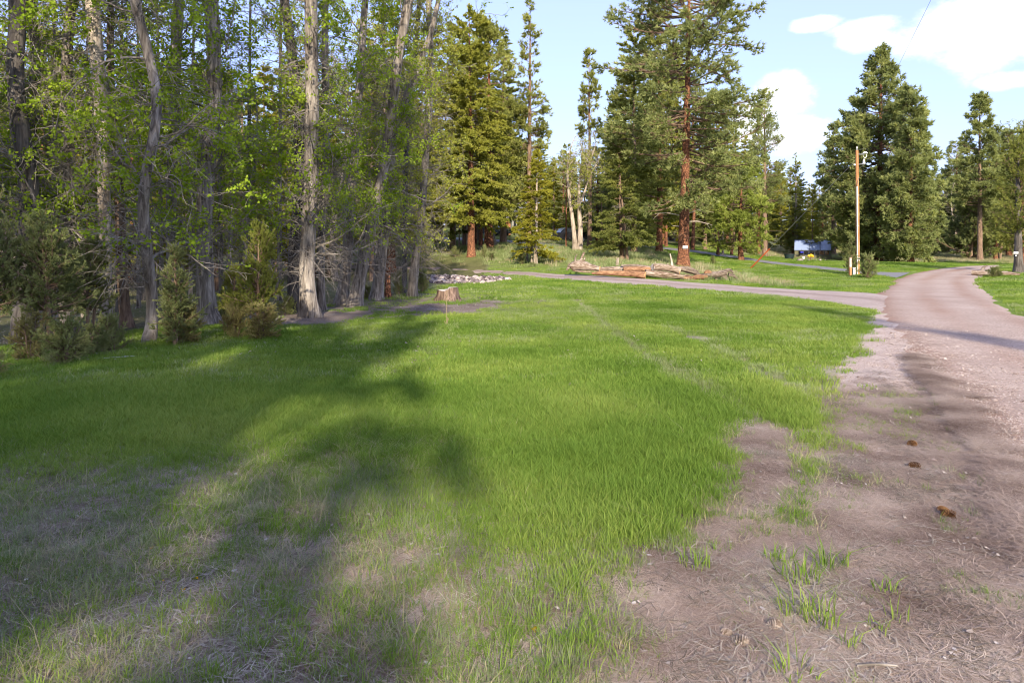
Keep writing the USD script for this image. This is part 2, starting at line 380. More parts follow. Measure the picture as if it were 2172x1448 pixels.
plain("stake_wood", (0.36, 0.28, 0.16), 0.7)
plain("tub_dark", (0.02, 0.035, 0.04), 0.4)
nodes = {"f": ("fresnel", {"IOR": 1.5}), "t": ("transparent_bsdf", {"color": (0.86, 0.9, 0.88)}), "g": ("glossy_bsdf", {"roughness": 0.04, "color": (0.9, 0.9, 0.9)}), "m": ("mix_closure", {})}
mat("glass", nodes, [("f.fac", "m.fac"), ("t.BSDF", "m.closure1"), ("g.BSDF", "m.closure2")], "m.closure")
plain("pane_dark", (0.02, 0.025, 0.03), 0.08, spec=0.8)


def ground_material():
    """soil, thatch, needles and stones, mixed by what grows there (the mesh's masks green, litter and meadow)"""
    nodes = {"g": ("geometry", {}), "n1": ("noise_texture", {"scale": 1.3, "detail": 6.0, "roughness": 0.65}), "n2": ("noise_texture", {"scale": 22.0, "detail": 6.0, "roughness": 0.7}), "n3": ("noise_texture", {"scale": 90.0, "detail": 3.0}),
             "v": ("voronoi_texture", {"scale": 55.0, "randomness": 1.0}),
             "soil": ("rgb_ramp", {"ramp": [(0.28, (0.085, 0.064, 0.054)), (0.5, (0.19, 0.155, 0.135)), (0.72, (0.36, 0.31, 0.275))]}),
             "bare": ("rgb_ramp", {"ramp": [(0.28, (0.26, 0.20, 0.17)), (0.5, (0.42, 0.34, 0.295)), (0.72, (0.55, 0.465, 0.41))]}),
             "thatch": ("rgb_ramp", {"ramp": [(0.3, (0.09, 0.13, 0.022)), (0.52, (0.15, 0.22, 0.035)), (0.75, (0.23, 0.29, 0.065))]}),
             "mead": ("rgb_ramp", {"ramp": [(0.3, (0.09, 0.13, 0.035)), (0.52, (0.16, 0.20, 0.06)), (0.75, (0.30, 0.29, 0.14))]}),
             "litter": ("rgb_ramp", {"ramp": [(0.3, (0.06, 0.055, 0.026)), (0.52, (0.13, 0.13, 0.055)), (0.75, (0.24, 0.215, 0.11))]}),
             "ag": ("attribute", {"attribute": "green"}), "al": ("attribute", {"attribute": "litter"}), "am": ("attribute", {"attribute": "meadow"}), "ab": ("attribute", {"attribute": "bare"}),
             "mixn": ("math", {"math_type": "multiply_add", "value2": 0.55}), "mixn2": ("math", {"math_type": "multiply", "value2": 0.45}),
             "gs": ("math", {"math_type": "multiply_add", "value2": 0.9, "value3": -0.45}), "gsum": ("math", {"math_type": "add"}), "gm": ("map_range", {"from_min": 0.3, "from_max": 0.72, "clamp": True}),
             "m0": ("mix_color", {}), "m1": ("mix_color", {}), "m2": ("mix_color", {}), "m3": ("mix_color", {}), "vc": ("mix_color", {"blend_type": "multiply", "fac": 0.35}), "mf1": ("mapping", {"scale": (160.0, 14.0, 20.0), "rotation": (0.0, 0.0, 0.5)}), "mf2": ("mapping", {"scale": (13.0, 170.0, 20.0), "rotation": (0.0, 0.0, 0.9)}), "f1": ("noise_texture", {"scale": 1.0, "detail": 2.0}), "f2": ("noise_texture", {"scale": 1.0, "detail": 2.0}), "fm": ("math", {"math_type": "maximum"}), "fr": ("map_range", {"from_min": 0.44, "from_max": 0.74, "to_min": 0.55, "to_max": 1.75, "clamp": True}), "fc": ("combine_color", {}), "fmix": ("mix_color", {"blend_type": "multiply", "fac": 0.85, "use_clamp": False}), "vr": ("rgb_ramp", {"ramp": [(0.0, (0.55, 0.5, 0.5)), (0.5, (1, 1, 1)), (1.0, (1, 1, 1))]}),
             "hh": ("math", {"math_type": "add"}), "b": ("bump", {"strength": 0.6, "distance": 0.025}), "p": ("principled_bsdf", {"roughness": 0.95, "specular_ior_level": 0.1})}
    links = [("g.position", f"{k}.vector") for k in ("n1", "n2", "n3", "v")] + [("n2.fac", "mixn2.value1"), ("n1.fac", "mixn.value1"), ("mixn2.value", "mixn.value3")]
    links += [("mixn.value", f"{k}.fac") for k in ("soil", "bare", "thatch", "mead", "litter")]
    links += [("n1.fac", "gs.value1"), ("gs.value", "gsum.value1"), ("ag.fac", "gsum.value2"), ("gsum.value", "gm.value"),
              ("soil.color", "m0.a"), ("bare.color", "m0.b"), ("ab.fac", "m0.fac"), ("m0.result", "m1.a"), ("litter.color", "m1.b"), ("al.fac", "m1.fac"), ("m1.result", "m2.a"), ("thatch.color", "m2.b"), ("gm.result", "m2.fac"), ("m2.result", "m3.a"), ("mead.color", "m3.b"), ("am.fac", "m3.fac"),
              ("v.distance", "vr.fac"), ("g.position", "mf1.vector"), ("g.position", "mf2.vector"), ("mf1.vector", "f1.vector"), ("mf2.vector", "f2.vector"), ("f1.fac", "fm.value1"), ("f2.fac", "fm.value2"), ("fm.value", "fr.value"), ("fr.result", "fc.r"), ("fr.result", "fc.g"), ("fr.result", "fc.b"), ("m3.result", "fmix.a"), ("fc.color", "fmix.b"), ("fmix.result", "vc.a"), ("vr.color", "vc.b"), ("vc.result", "p.base_color"),
              ("n2.fac", "hh.value1"), ("n3.fac", "hh.value2"), ("hh.value", "b.height"), ("b.normal", "p.normal")]
    mat("ground", nodes, links, "p.BSDF")


ground_material()


def gravel_material(name, dark, mid, light, red):
    nodes = {"g": ("geometry", {}), "n1": ("noise_texture", {"scale": 0.45, "detail": 4.0, "roughness": 0.6}), "n2": ("noise_texture", {"scale": 30.0, "detail": 6.0, "roughness": 0.75}), "v": ("voronoi_texture", {"scale": 42.0}), "v2": ("voronoi_texture", {"scale": 85.0}),
             "at": ("attribute", {"attribute": "track"}),
             "hs": ("math", {"math_type": "multiply_add", "value2": 0.5}), "h2": ("math", {"math_type": "multiply", "value2": 0.5}), "r": ("rgb_ramp", {"ramp": [(0.25, dark), (0.5, mid), (0.75, light)]}),
             "rr": ("mix_color", {"b": red}), "vs": ("separate_color", {}), "vm": ("map_range", {"from_min": 0.0, "from_max": 1.0, "to_min": 0.62, "to_max": 1.3}), "cv": ("mix_color", {"blend_type": "multiply", "fac": 0.75, "use_clamp": False}), "cc": ("combine_color", {}),
             "hb": ("math", {"math_type": "multiply_add", "value2": -1.0}), "b": ("bump", {"strength": 0.75, "distance": 0.02}), "p": ("principled_bsdf", {"roughness": 0.95, "specular_ior_level": 0.12})}
    links = [("g.position", f"{k}.vector") for k in ("n1", "n2", "v", "v2")] + [("n1.fac", "hs.value1"), ("n2.fac", "h2.value1"), ("h2.value", "hs.value3"), ("hs.value", "r.fac"), ("r.color", "rr.a"), ("at.fac", "rr.fac"),
             ("v.color", "vs.color"), ("vs.r", "vm.value"), ("vm.result", "cc.r"), ("vm.result", "cc.g"), ("vm.result", "cc.b"), ("rr.result", "cv.a"), ("cc.color", "cv.b"), ("cv.result", "p.base_color"),
             ("v.distance", "hb.value1"), ("n2.fac", "hb.value3"), ("hb.value", "b.height"), ("b.normal", "p.normal")]
    mat(name, nodes, links, "p.BSDF")


gravel_material("gravel", (0.25, 0.19, 0.155), (0.39, 0.305, 0.255), (0.51, 0.42, 0.36), (0.27, 0.155, 0.105))
gravel_material("drive_dirt", (0.25, 0.195, 0.17), (0.37, 0.30, 0.265), (0.48, 0.40, 0.36), (0.2, 0.14, 0.12))
plain("asphalt", (0.20, 0.197, 0.20), 0.85, var=0.12, scale=3.0)

# ------------------------------------------------------------------ terrain
def ray(px, py, Y):
    return (px - CX) / FPX * Y, Y, EYE + (HZ - py) / FPX * Y


_seen = [(1200, 585, 40), (1050, 577, 45), (900, 567, 50), (980, 593, 36), (1005, 542, 52), (1140, 558, 46), (1215, 531, 58), (1100, 515, 70), (1450, 567, 50), (1390, 524, 75), (1600, 556, 62), (1740, 569, 54), (1890, 584, 45),
         (1720, 551, 75), (1818, 582, 46), (1850, 557, 60), (2100, 562, 65), (2000, 549, 85), (2160, 577, 45), (1500, 608, 34), (1700, 622, 29), (1350, 596, 37), (1060, 503, 85), (1300, 520, 75)]
_tp = [ray(*s) for s in _seen]
_tp += [(x, y, 0.0) for x in (-24, -16, -8, 0, 8, 16, 24) for y in (-60, -30, -12, 0, 8, 16, 24)]
_tp += [(-20, 33, .1), (-34, 40, .6), (-40, 60, 1.7), (-25, 75, 2.6), (-70, 60, 2.5), (-60, 120, 5.5), (0, 120, 5.2), (50, 120, 2.6), (100, 120, 1.6), (90, 70, .3), (60, 30, 0), (-60, 20, 0.4), (0, 300, 9), (-200, 300, 10), (200, 300, 5), (-150, 0, 1), (150, 0, 0), (150, -60, 0), (-150, -60, 0), (0, 200, 7), (-150, 150, 7), (150, 150, 2.5)]
_tp = np.array(_tp)
_rbf = RBFInterpolator(_tp[:, :2], _tp[:, 2], kernel="thin_plate_spline", smoothing=0.4)
_gx, _gy = np.arange(-200, 201, 2.0), np.arange(-60, 321, 2.0)
_GX, _GY = np.meshgrid(_gx, _gy, indexing="ij")
_ti = RegularGridInterpolator((_gx, _gy), _rbf(np.stack([_GX.ravel(), _GY.ravel()], 1)).reshape(_GX.shape), bounds_error=False, fill_value=None)


def Z(x, y):
    x, y = np.asarray(x, float), np.asarray(y, float)
    return _ti(np.stack([np.clip(x, -199, 199), np.clip(y, -59, 319)], -1).reshape(-1, 2)).reshape(np.broadcast(x, y).shape)


_Ys = np.geomspace(1.2, 300, 6000)


def at(px, py):
    """the point of the ground that a pixel of the photograph shows (in its 2172 x 1448 pixels)"""
    x, y, z = ray(px, py, _Ys)
    hit = np.nonzero(z <= Z(x, y))[0]
    k = hit[0] if len(hit) else len(_Ys) - 1
    return np.array([x[k], y[k], float(Z(x[k], y[k]))])


def deep(px, Y):
    """the ground at a depth along a column of the photograph"""
    x = (px - CX) / FPX * Y
    return np.array([x, Y, float(Z(x, Y))])


def height_to(p, py):
    return EYE + (HZ - py) / FPX * p[1] - p[2]


def gpts(pix):
    return np.array([at(*q)[:2] for q in pix])


# ------------------------------------------------------------------ roads as plan outlines
def wob(line, amp, seed):
    l = shapely.segmentize(shapely.LineString(line), 0.5)
    p = np.array(l.coords)
    r = np.stack([meshkit.fbm(np.stack([p[:, 0] * 0.7, p[:, 1] * 0.7, np.full(len(p), s)], 1), 3, seed) - 0.5 for s in (3.1, 9.7)], 1)
    return p + r * 2 * amp


road_left = np.vstack([[(24, -33), (14, -25), (6, -17), (1.5, -10), (0.1, -4), (1.3, 0.2)], gpts([(2172, 1225), (2080, 1010), (1990, 862), (1925, 765), (1880, 705), (1852, 655), (1858, 622), (1893, 592), (1930, 580), (2000, 568), (2080, 563)])])
_far = deep(2150, 70)[:2]
road_left = np.vstack([road_left, [_far + (3, 2.0), _far + (20, 4.0), _far + (45, 3)]])
road_right = np.vstack([[(31, -27), (22, -19), (14, -13), (9, -8), (7.4, -4), (9.0, 0.5), (10.4, 5.5), (12.6, 12)], gpts([(2172, 668), (2120, 632), (2090, 610), (2076, 594), (2095, 582)]), [deep(2140, 61)[:2], deep(2240, 62)[:2] + (3, 0), _far + (45, -5)]])
P_ROAD = shapely.Polygon(np.vstack([wob(road_left, 0.22, 3), wob(road_right, 0.25, 4)[::-1]])).buffer(0)
drive_near = gpts([(1905, 668), (1850, 658), (1760, 644), (1650, 629), (1560, 621), (1420, 609), (1290, 600), (1180, 593), (1080, 583), (980, 575), (880, 570), (700, 566)])
drive_far = gpts([(1905, 628), (1858, 621), (1760, 617), (1650, 611), (1540, 603), (1400, 593), (1290, 585), (1180, 580), (1080, 573), (980, 568), (880, 563), (700, 559)])
P_DRIVE = shapely.Polygon(np.vstack([wob(drive_near, 0.18, 7), wob(drive_far, 0.18, 8)[::-1]])).buffer(0)
P_DRIVE = P_DRIVE.difference(P_ROAD.buffer(-0.6))
asph_near = gpts([(1900, 590), (1860, 583), (1760, 573), (1640, 560), (1560, 548), (1480, 537), (1400, 528), (1340, 523)])
asph_far = gpts([(1930, 579), (1860, 577), (1760, 567), (1640, 555), (1560, 543), (1480, 532), (1400, 524), (1340, 519)])
P_ASPH = shapely.Polygon(np.vstack([asph_near, asph_far[::-1]])).buffer(0).difference(P_ROAD.buffer(-0.3))
_c = [at(1150, 519)[:2], at(1060, 512)[:2], at(1000, 508)[:2], at(930, 506)[:2]]
P_HOUSEDRIVE = shapely.LineString(_c).buffer(2.8)
PAVED = [P_ROAD, P_DRIVE, P_ASPH, P_HOUSEDRIVE]


def inside(poly, x, y, grow=0.0):
    q = poly.buffer(grow) if grow else poly
    shapely.prepare(q)
    return shapely.contains_xy(q, x, y)


def drape(poly, spacing, lift, jitter_seed=0):
    polys = getattr(poly, "geoms", [poly])
    out = []
    for g in polys:
        g = shapely.segmentize(g, spacing)
        b = np.array(g.exterior.coords)[:-1]
        x0, y0, x1, y1 = g.bounds
        X, Y = np.meshgrid(np.arange(x0, x1, spacing), np.arange(y0, y1, spacing))
        inn = inside(g, X.ravel(), Y.ravel(), -spacing * 0.45)
        p = np.vstack([b, np.stack([X.ravel()[inn], Y.ravel()[inn]], 1)])
        t = Delaunay(p).simplices
        c = p[t].mean(1)
        t = t[inside(g, c[:, 0], c[:, 1])]
        a, bb, cc = p[t[:, 0]], p[t[:, 1]], p[t[:, 2]]
        flip = np.cross(bb - a, cc - a) < 0
        t[flip] = t[flip][:, ::-1]
        out.append((np.column_stack([p, Z(p[:, 0], p[:, 1]) + lift]), t))
    return join(*out)


def primvar(prim, name, vals):
    UsdGeom.PrimvarsAPI(prim).CreatePrimvar(name, Sdf.ValueTypeNames.FloatArray, "vertex").Set(Vt.FloatArray.FromNumpy(np.asarray(vals, np.float32)))


# ------------------------------------------------------------------ what grows where
_g = [(100, 800, 1), (100, 900, .95), (100, 960, .62), (100, 1030, .34), (300, 940, .8), (300, 1050, 0.3), (100, 1200, 0.26), (300, 1300, 0.28), (100, 1430, 0.36), (600, 900, .85), (600, 980, 0.55), (600, 1150, 0.31), (600, 1400, 0.33), (900, 880, .8),
      (900, 960, 0.7), (900, 1050, 0.58), (900, 1200, 0.36), (900, 1400, 0.34), (1100, 870, .9), (1100, 1000, 0.9), (1100, 1100, 0.74), (1100, 1220, 0.5), (1100, 1400, .46), (1300, 860, 1), (1300, 1000, 1), (1300, 1100, 0.9), (1300, 1220, 0.62), (1300, 1400, .48), (1460, 1000, 1), (1450, 1100, 0.95), (1470, 1160, 0.75),
      (1520, 1180, .12), (1430, 1250, 0.38), (1470, 1320, .05), (1400, 1440, .14), (1600, 850, 1), (1620, 940, .35), (1640, 1040, .1), (1560, 1090, .35), (1700, 900, .9), (1720, 1000, 1), (1700, 1080, 1), (1765, 1040, 0.8), (1690, 1130, 0.85), (1740, 1150, .15), (1600, 1250, .02), (1700, 1300, .04), (1800, 1100, 0), (1800, 1300, 0), (1560, 1440, 0), (1850, 900, 0), (1800, 850, 0.9), (1840, 800, .25),
      (1790, 760, 1), (1850, 720, 0.8), (1870, 780, 0), (1840, 690, .9), (600, 720, 1), (900, 700, 1), (1200, 700, 1), (1500, 660, 1), (1700, 670, 1), (1000, 612, .9), (940, 652, .35), (1040, 643, .5), (1150, 606, .9), (760, 655, .35), (690, 672, .1), (560, 730, .9), (450, 735, .9), (250, 775, 1), (60, 790, .95),
      (1150, 572, .7), (1050, 556, .6), (1000, 548, .5), (1250, 556, .8), (1600, 580, .7), (1700, 604, .85), (1820, 600, .95), (1700, 558, 1), (1900, 570, 1), (2000, 559, .9), (2120, 600, 1), (2150, 640, 1), (500, 640, .3), (300, 650, .35), (100, 690, .4), (600, 645, .25), (800, 630, .25), (200, 620, .3), (400, 610, .35), (-200, 900, 1), (-200, 1100, .35), (-200, 1400, .35), (-300, 700, .5)]
_gw = np.array([[*at(a, b)[:2], c] for a, b, c in _g] + [(-20, 6, .5), (-10, -5, .4), (-30, -30, .4), (20, 30, .9), (30, 20, .8), (16, 5, .6), (20, -20, .5), (-40, 20, .4), (0, 90, .35), (-40, 60, .35), (40, 90, .6), (80, 120, .4), (-60, 120, .3)])
_gr = RBFInterpolator(_gw[:, :2], _gw[:, 2], kernel="linear", smoothing=0.02, neighbors=24)
_ix, _iy = np.arange(-40, 40.1, 0.2), np.arange(-6, 40.1, 0.2)
_I = np.stack(np.meshgrid(_ix, _iy, indexing="ij"), -1)
_gfine = RegularGridInterpolator((_ix, _iy), _gr(_I.reshape(-1, 2)).reshape(_I.shape[:2]), bounds_error=False, fill_value=None)
_jx, _jy = np.arange(-130, 131, 2.0), np.arange(-60, 221, 2.0)
_J = np.stack(np.meshgrid(_jx, _jy, indexing="ij"), -1)
_gcoarse = RegularGridInterpolator((_jx, _jy), _gr(_J.reshape(-1, 2)).reshape(_J.shape[:2]), bounds_error=False, fill_value=None)
TRACKS = [shapely.LineString(gpts(t)) for t in ([(1215, 628), (1290, 692), (1380, 757), (1500, 828), (1610, 886)], [(1400, 690), (1530, 742), (1620, 787), (1720, 842), (1800, 874)])]
MOUNDS = [(*at(*q)[:2], r) for q, r in (((1495, 718), .3), ((1475, 720), .25), ((1530, 702), .25), ((1648, 707), .2), ((1716, 722), .22), ((690, 680), .6), ((640, 682), .5), ((1150, 640), .35), ((1040, 640), .45), ((1700, 604), .8), ((1640, 600), .7), ((1780, 606), .6), ((1230, 610), .35), ((905, 652), .7), ((965, 656), .8), ((1020, 650), .6))]


def tracks(x, y):
    """where wheels have pressed the lawn"""
    pts = shapely.points(np.stack([np.ravel(x), np.ravel(y)], -1))
    return np.max([np.exp(-(shapely.distance(l, pts) / 0.19) ** 2) for l in TRACKS], axis=0).reshape(np.shape(x))


P_BARE = shapely.Polygon(np.vstack([wob(gpts([(1880, 640), (1860, 700), (1853, 760), (1826, 805), (1806, 850), (1796, 950), (1786, 1050), (1768, 1130), (1702, 1150), (1664, 1110), (1644, 1040), (1652, 965), (1672, 925), (1615, 905), (1590, 950), (1612, 1010), (1578, 1080), (1530, 1168), (1455, 1205), (1425, 1300), (1392, 1440), (1340, 1700)]), .12, 12), gpts([(1900, 1800), (2500, 1600), (2172, 900), (1960, 700)])])).buffer(0)


def green(x, y):
    x, y = np.asarray(x, float), np.asarray(y, float)
    near = (np.abs(x) < 40) & (y > -6) & (y < 40)
    q = np.stack([x, y], -1)
    g = np.where(near, _gfine(np.stack([np.clip(x, -40, 40), np.clip(y, -6, 40)], -1)), _gcoarse(np.stack([np.clip(x, -130, 130), np.clip(y, -60, 220)], -1)))
    for mx, my, r in MOUNDS:
        g = g - 0.6 * np.exp(-(((x - mx) / r) ** 2 + ((y - my) / (r * 1.3)) ** 2))
    g = np.clip(g, 0, 1) * (1 - 0.5 * tracks(x, y))
    d = shapely.distance(P_BARE, shapely.points(np.stack([x.ravel(), y.ravel()], -1))).reshape(x.shape)
    rag = meshkit.fbm(np.stack([x * 3.1, y * 3.1, x * 0 + 7.7], -1), 3, 71) - .5
    return g * np.clip(d / .42 + rag * 1.5, 0.0, 1) + .06 * np.clip(rag * 6, 0, 1) * (d < .3)


def wood(x, y):
    """how much of the ground is forest floor"""
    edge = shapely.LineString(gpts([(-150, 760), (60, 745), (300, 722), (460, 680), (620, 668), (700, 655), (860, 632), (1010, 600)]))
    pts = shapely.points(np.stack([np.ravel(x), np.ravel(y)], -1))
    line = np.array(edge.coords)
    yy = np.interp(np.ravel(x), line[:, 0], line[:, 1], left=line[0, 1], right=1e3)
    d = shapely.distance(edge, pts) * np.where(np.ravel(y) > yy, 1, -1)
    return np.clip(d / 2.6 + 0.15, 0, 1).reshape(np.shape(x)) * np.clip((6 - np.asarray(x)) / 8, 0, 1)


def meadow(x, y):
    """tall wild grass beyond the driveway"""
    x, y = np.asarray(x, float), np.asarray(y, float)
    line = np.vstack([drive_far[::-1]])
    yy = np.interp(x, line[:, 0], line[:, 1], left=line[0, 1], right=1e3)
    return np.clip((y - yy - 0.5) / 4, 0, 1) * np.clip((17.0 - x) / 4, 0, 1)

# ------------------------------------------------------------------ ground and roads
def graded(lo, hi, c, fine, grow, cap):
    """grid lines: fine near c, wider away from it"""
    out, s, x = [c], fine, c
    while x < hi:
        x += s; out.append(x); s = min(s * grow, cap)
    s, x = fine, c
    while x > lo:
        x -= s; out.append(x); s = min(s * grow, cap)
    return np.array(sorted(out))


gx = graded(-1600, 1600, 0.0, 0.18, 1.034, 200)
gy = graded(-300, 2500, 5.0, 0.15, 1.03, 200)
GX, GY = np.meshgrid(gx, gy, indexing="ij")
GZ = Z(GX, GY)
near = (np.abs(GX) < 60) & (GY < 100) & (GY > -40)
paved = np.zeros(GX.shape, bool)
for pgon in PAVED:
    paved |= inside(pgon, GX.ravel(), GY.ravel(), -0.45).reshape(GX.shape)
bump = (meshkit.fbm(np.stack([GX * 0.9, GY * 0.9, GX * 0 + 1.5], -1), 3, 5) - 0.5) * 0.10 + (meshkit.noise(np.stack([GX * 5, GY * 5, GX * 0 + 4.5], -1), 9) - 0.5) * 0.035
GZ = GZ + np.where(near & ~paved, bump, 0) - np.where(paved, 0.07, 0)
nx, ny = GX.shape
i, j = np.meshgrid(np.arange(nx - 1), np.arange(ny - 1), indexing="ij")
q = (i * ny + j).ravel()
gf = np.vstack([np.stack([q, q + ny, q + ny + 1], 1), np.stack([q, q + ny + 1, q + 1], 1)])
ground = usdkit.mesh(stage, "/World/ground", (np.stack([GX, GY, GZ], -1).reshape(-1, 3), gf), M["ground"], True).GetPrim()
tag(ground, kind="structure")
g_ = green(GX, GY)
w_ = np.where(near | (GY > 0), wood(GX, GY), 0.5)
far_ = np.clip((np.hypot(GX, GY) - 90) / 40, 0, 1)
m_ = np.clip(meadow(GX, GY), 0, 1)
shoulder = np.exp(-(np.clip(np.nan_to_num(shapely.distance(P_ROAD, shapely.points(np.stack([GX.ravel(), GY.ravel()], -1)))).reshape(GX.shape), 0, 50) / 3.4) ** 4)
primvar(ground, "green", np.clip(g_ * (1 - 0.6 * w_), 0, 1).ravel())
primvar(ground, "litter", np.clip(np.maximum(w_, far_ * .6), 0, 1).ravel())
primvar(ground, "meadow", (np.clip(m_, 0, 1) * (1 - w_ * .5)).ravel())
primvar(ground, "bare", shoulder.ravel())


_gzi = RegularGridInterpolator((gx, gy), GZ, bounds_error=False, fill_value=None)


def ground_z(x, y):
    """the height of the built ground, bumps included"""
    return _gzi(np.stack([np.asarray(x, float), np.asarray(y, float)], -1)).reshape(np.shape(x))


def sink_edges(v, poly, depth=0.06, width=0.5):
    """a road's rim dips under the soil, so that it frays out instead of ending in a step"""
    d = shapely.distance(poly.boundary, shapely.points(v[:, :2]))
    v[:, 2] -= depth * np.clip(1 - d / width, 0, 1)
    return v


rv, rf = drape(P_ROAD, 0.3, 0.03)
rv = sink_edges(rv, P_ROAD)
rv[:, 2] += (meshkit.fbm(np.column_stack([rv[:, :2] * 0.8, rv[:, 2] * 0 + 2.2]), 3, 8) - 0.5) * 0.03
road = usdkit.mesh(stage, "/World/gravel_road", (rv, rf), M["gravel"], True).GetPrim()
tag(road, kind="structure")
_edge = shapely.LineString(road_left)
_d = shapely.distance(_edge, shapely.points(rv[:, :2]))
trk = np.exp(-(_d / 0.55) ** 2) * 0.9
for off, wd in ((1.7, .35), (3.2, .3), (4.8, .35)):
    trk += 0.75 * np.exp(-((_d - off) / wd) ** 2) * meshkit.noise(np.column_stack([rv[:, :2] * 0.35, rv[:, 2] * 0 + off]), 3)
primvar(road, "track", np.clip(trk * (0.45 + 0.9 * meshkit.noise(np.column_stack([rv[:, :2] * .6, rv[:, 2] * 0]), 2)), 0, 1))
dv, df = drape(P_DRIVE, 0.35, 0.026)
dv = sink_edges(dv, P_DRIVE)
drive = usdkit.mesh(stage, "/World/dirt_driveway", (dv, df), M["drive_dirt"], True).GetPrim()
tag(drive, kind="structure")
_mid = shapely.LineString((drive_near + drive_far) / 2)
_d = shapely.distance(_mid, shapely.points(dv[:, :2]))
primvar(drive, "track", 0.6 * np.exp(-(_d / 0.3) ** 2))
a1 = usdkit.mesh(stage, "/World/asphalt_driveway", drape(P_ASPH, 0.8, 0.022), M["asphalt"], True).GetPrim()
tag(a1, kind="structure")
a2 = usdkit.mesh(stage, "/World/house_driveway", drape(P_HOUSEDRIVE, 0.8, 0.022), M["asphalt"], True).GetPrim()
tag(a2, kind="structure")

# ------------------------------------------------------------------ grass, litter and pebbles that nobody could count
def clump(n, radius, h, w, lean, rng, segs=2, curl=0.5):
    """n bent blades standing in a disc"""
    a, r = rng.uniform(0, 2 * PI, n), radius * np.sqrt(rng.uniform(0, 1, n))
    base = np.stack([r * np.cos(a), r * np.sin(a), np.full(n, -0.01)], 1)
    hh = h * rng.uniform(0.45, 1.0, n)
    az = a + rng.normal(0, 1.1, n)
    ln = np.abs(rng.normal(lean, lean * 0.5, n))
    out = np.stack([np.cos(az), np.sin(az), np.zeros(n)], 1)
    side = np.stack([-np.sin(az), np.cos(az), np.zeros(n)], 1)
    tw = rng.uniform(-1, 1, n)[:, None]
    side = unit(side + out * tw)
    ww = (w * rng.uniform(0.7, 1.2, n))[:, None]
    p1 = base + out * (ln * hh * 0.35)[:, None] + np.array([0, 0, 1]) * (hh * 0.55)[:, None]
    p2 = base + out * (ln * hh * (1.0 + curl * rng.uniform(0, 1, n)))[:, None] + np.array([0, 0, 1]) * (hh * rng.uniform(0.75, 1.0, n))[:, None]
    V = np.stack([base - side * ww * .5, base + side * ww * .5, p1 - side * ww * .45, p1 + side * ww * .45, p2], 1).reshape(-1, 3)
    q = np.arange(n)[:, None] * 5
    return V, np.vstack([q + [0, 1, 3], q + [0, 3, 2], q + [2, 3, 4]])


def needles_flat(n, radius, L, w, rng):
    """pine needles lying criss-cross"""
    a = rng.uniform(0, 2 * PI, n)
    p = np.stack([rng.normal(0, radius * .5, n), rng.normal(0, radius * .5, n), rng.uniform(0.002, 0.016, n)], 1)
    az = rng.uniform(0, 2 * PI, n)
    d = np.stack([np.cos(az), np.sin(az), rng.normal(0, 0.07, n)], 1)
    l = L * rng.uniform(.5, 1.1, n)
    bend = np.stack([-np.sin(az), np.cos(az), az * 0], 1) * (rng.normal(0, .18, n) * l)[:, None]
    m = p + d * (l * .5)[:, None] + bend
    e = p + d * l[:, None]
    s = np.stack([-np.sin(az), np.cos(az), az * 0], 1) * w / 2
    V = np.stack([p - s, p + s, m - s, m + s, e], 1).reshape(-1, 3)
    q = np.arange(n)[:, None] * 5
    return V, np.vstack([q + [0, 1, 3], q + [0, 3, 2], q + [2, 3, 4]])


def pebble(rng, flat=0.6, n=1, spread=0.0, r=1.0):
    out = []
    for _ in range(n):
        m = trimesh.creation.icosphere(1)
        v = np.array(m.vertices)
        v *= (1 + 0.5 * (meshkit.noise(v * 1.3 + rng.uniform(0, 50, 3), 3) - .5))[:, None]
        v *= np.array([1, rng.uniform(.6, .95), flat * rng.uniform(.7, 1.2)]) * r * rng.uniform(.55, 1.25)
        out.append(moved((v, np.array(m.faces)), (rng.normal(0, spread), rng.normal(0, spread), 0), rng.uniform(0, 6)))
    return join(*out)


def scatter(name, protos, P, idx, rz, sc, kind="stuff", tilt=None, cat=None, label=None):
    pi = UsdGeom.PointInstancer.Define(stage, f"/World/{name}")
    paths = []
    for k, (mesh, m) in enumerate(protos):
        pth = f"/World/{name}/variants/{name}_clump_{k:03d}" if k else f"/World/{name}/variants/{name}_clump"
        leaf_tone(usdkit.mesh(stage, pth, mesh, M[m], False), mesh)
        paths.append(Sdf.Path(pth))
    pi.CreatePrototypesRel().SetTargets(paths)
    pi.CreatePositionsAttr(Vt.Vec3fArray.FromNumpy(np.asarray(P, np.float32)))
    pi.CreateProtoIndicesAttr(Vt.IntArray.FromNumpy(np.asarray(idx, np.int32)))
    h = np.asarray(rz) / 2
    quat = np.stack([np.zeros_like(h), np.zeros_like(h), np.sin(h), np.cos(h)], 1).astype(np.float16)
    pi.CreateOrientationsAttr(Vt.QuathArray.FromNumpy(quat))
    sc = np.asarray(sc, float)
    if sc.ndim == 1:
        sc = np.repeat(sc[:, None], 3, 1)
    pi.CreateScalesAttr(Vt.Vec3fArray.FromNumpy(sc.astype(np.float32)))
    tag(pi.GetPrim(), label, cat, kind=kind)
    return pi


def wedge(n, y0, y1, rng, margin=0.8, power=1.0):
    """random points of the ground in front of the camera between two depths, even over the ground"""
    y = np.sqrt(rng.uniform(y0 ** 2, y1 ** 2, n))
    x = rng.uniform(-1, 1, n) * (0.76 * y + margin)
    return x, y


def unpaved(x, y, grow=0.02):
    ok = np.ones(len(x), bool)
    for pgon in PAVED:
        ok &= ~inside(pgon, x, y, grow)
    return ok


def patchy(x, y, f, seed):
    return meshkit.fbm(np.stack([x * f, y * f, x * 0 + 0.5], -1), 3, seed)


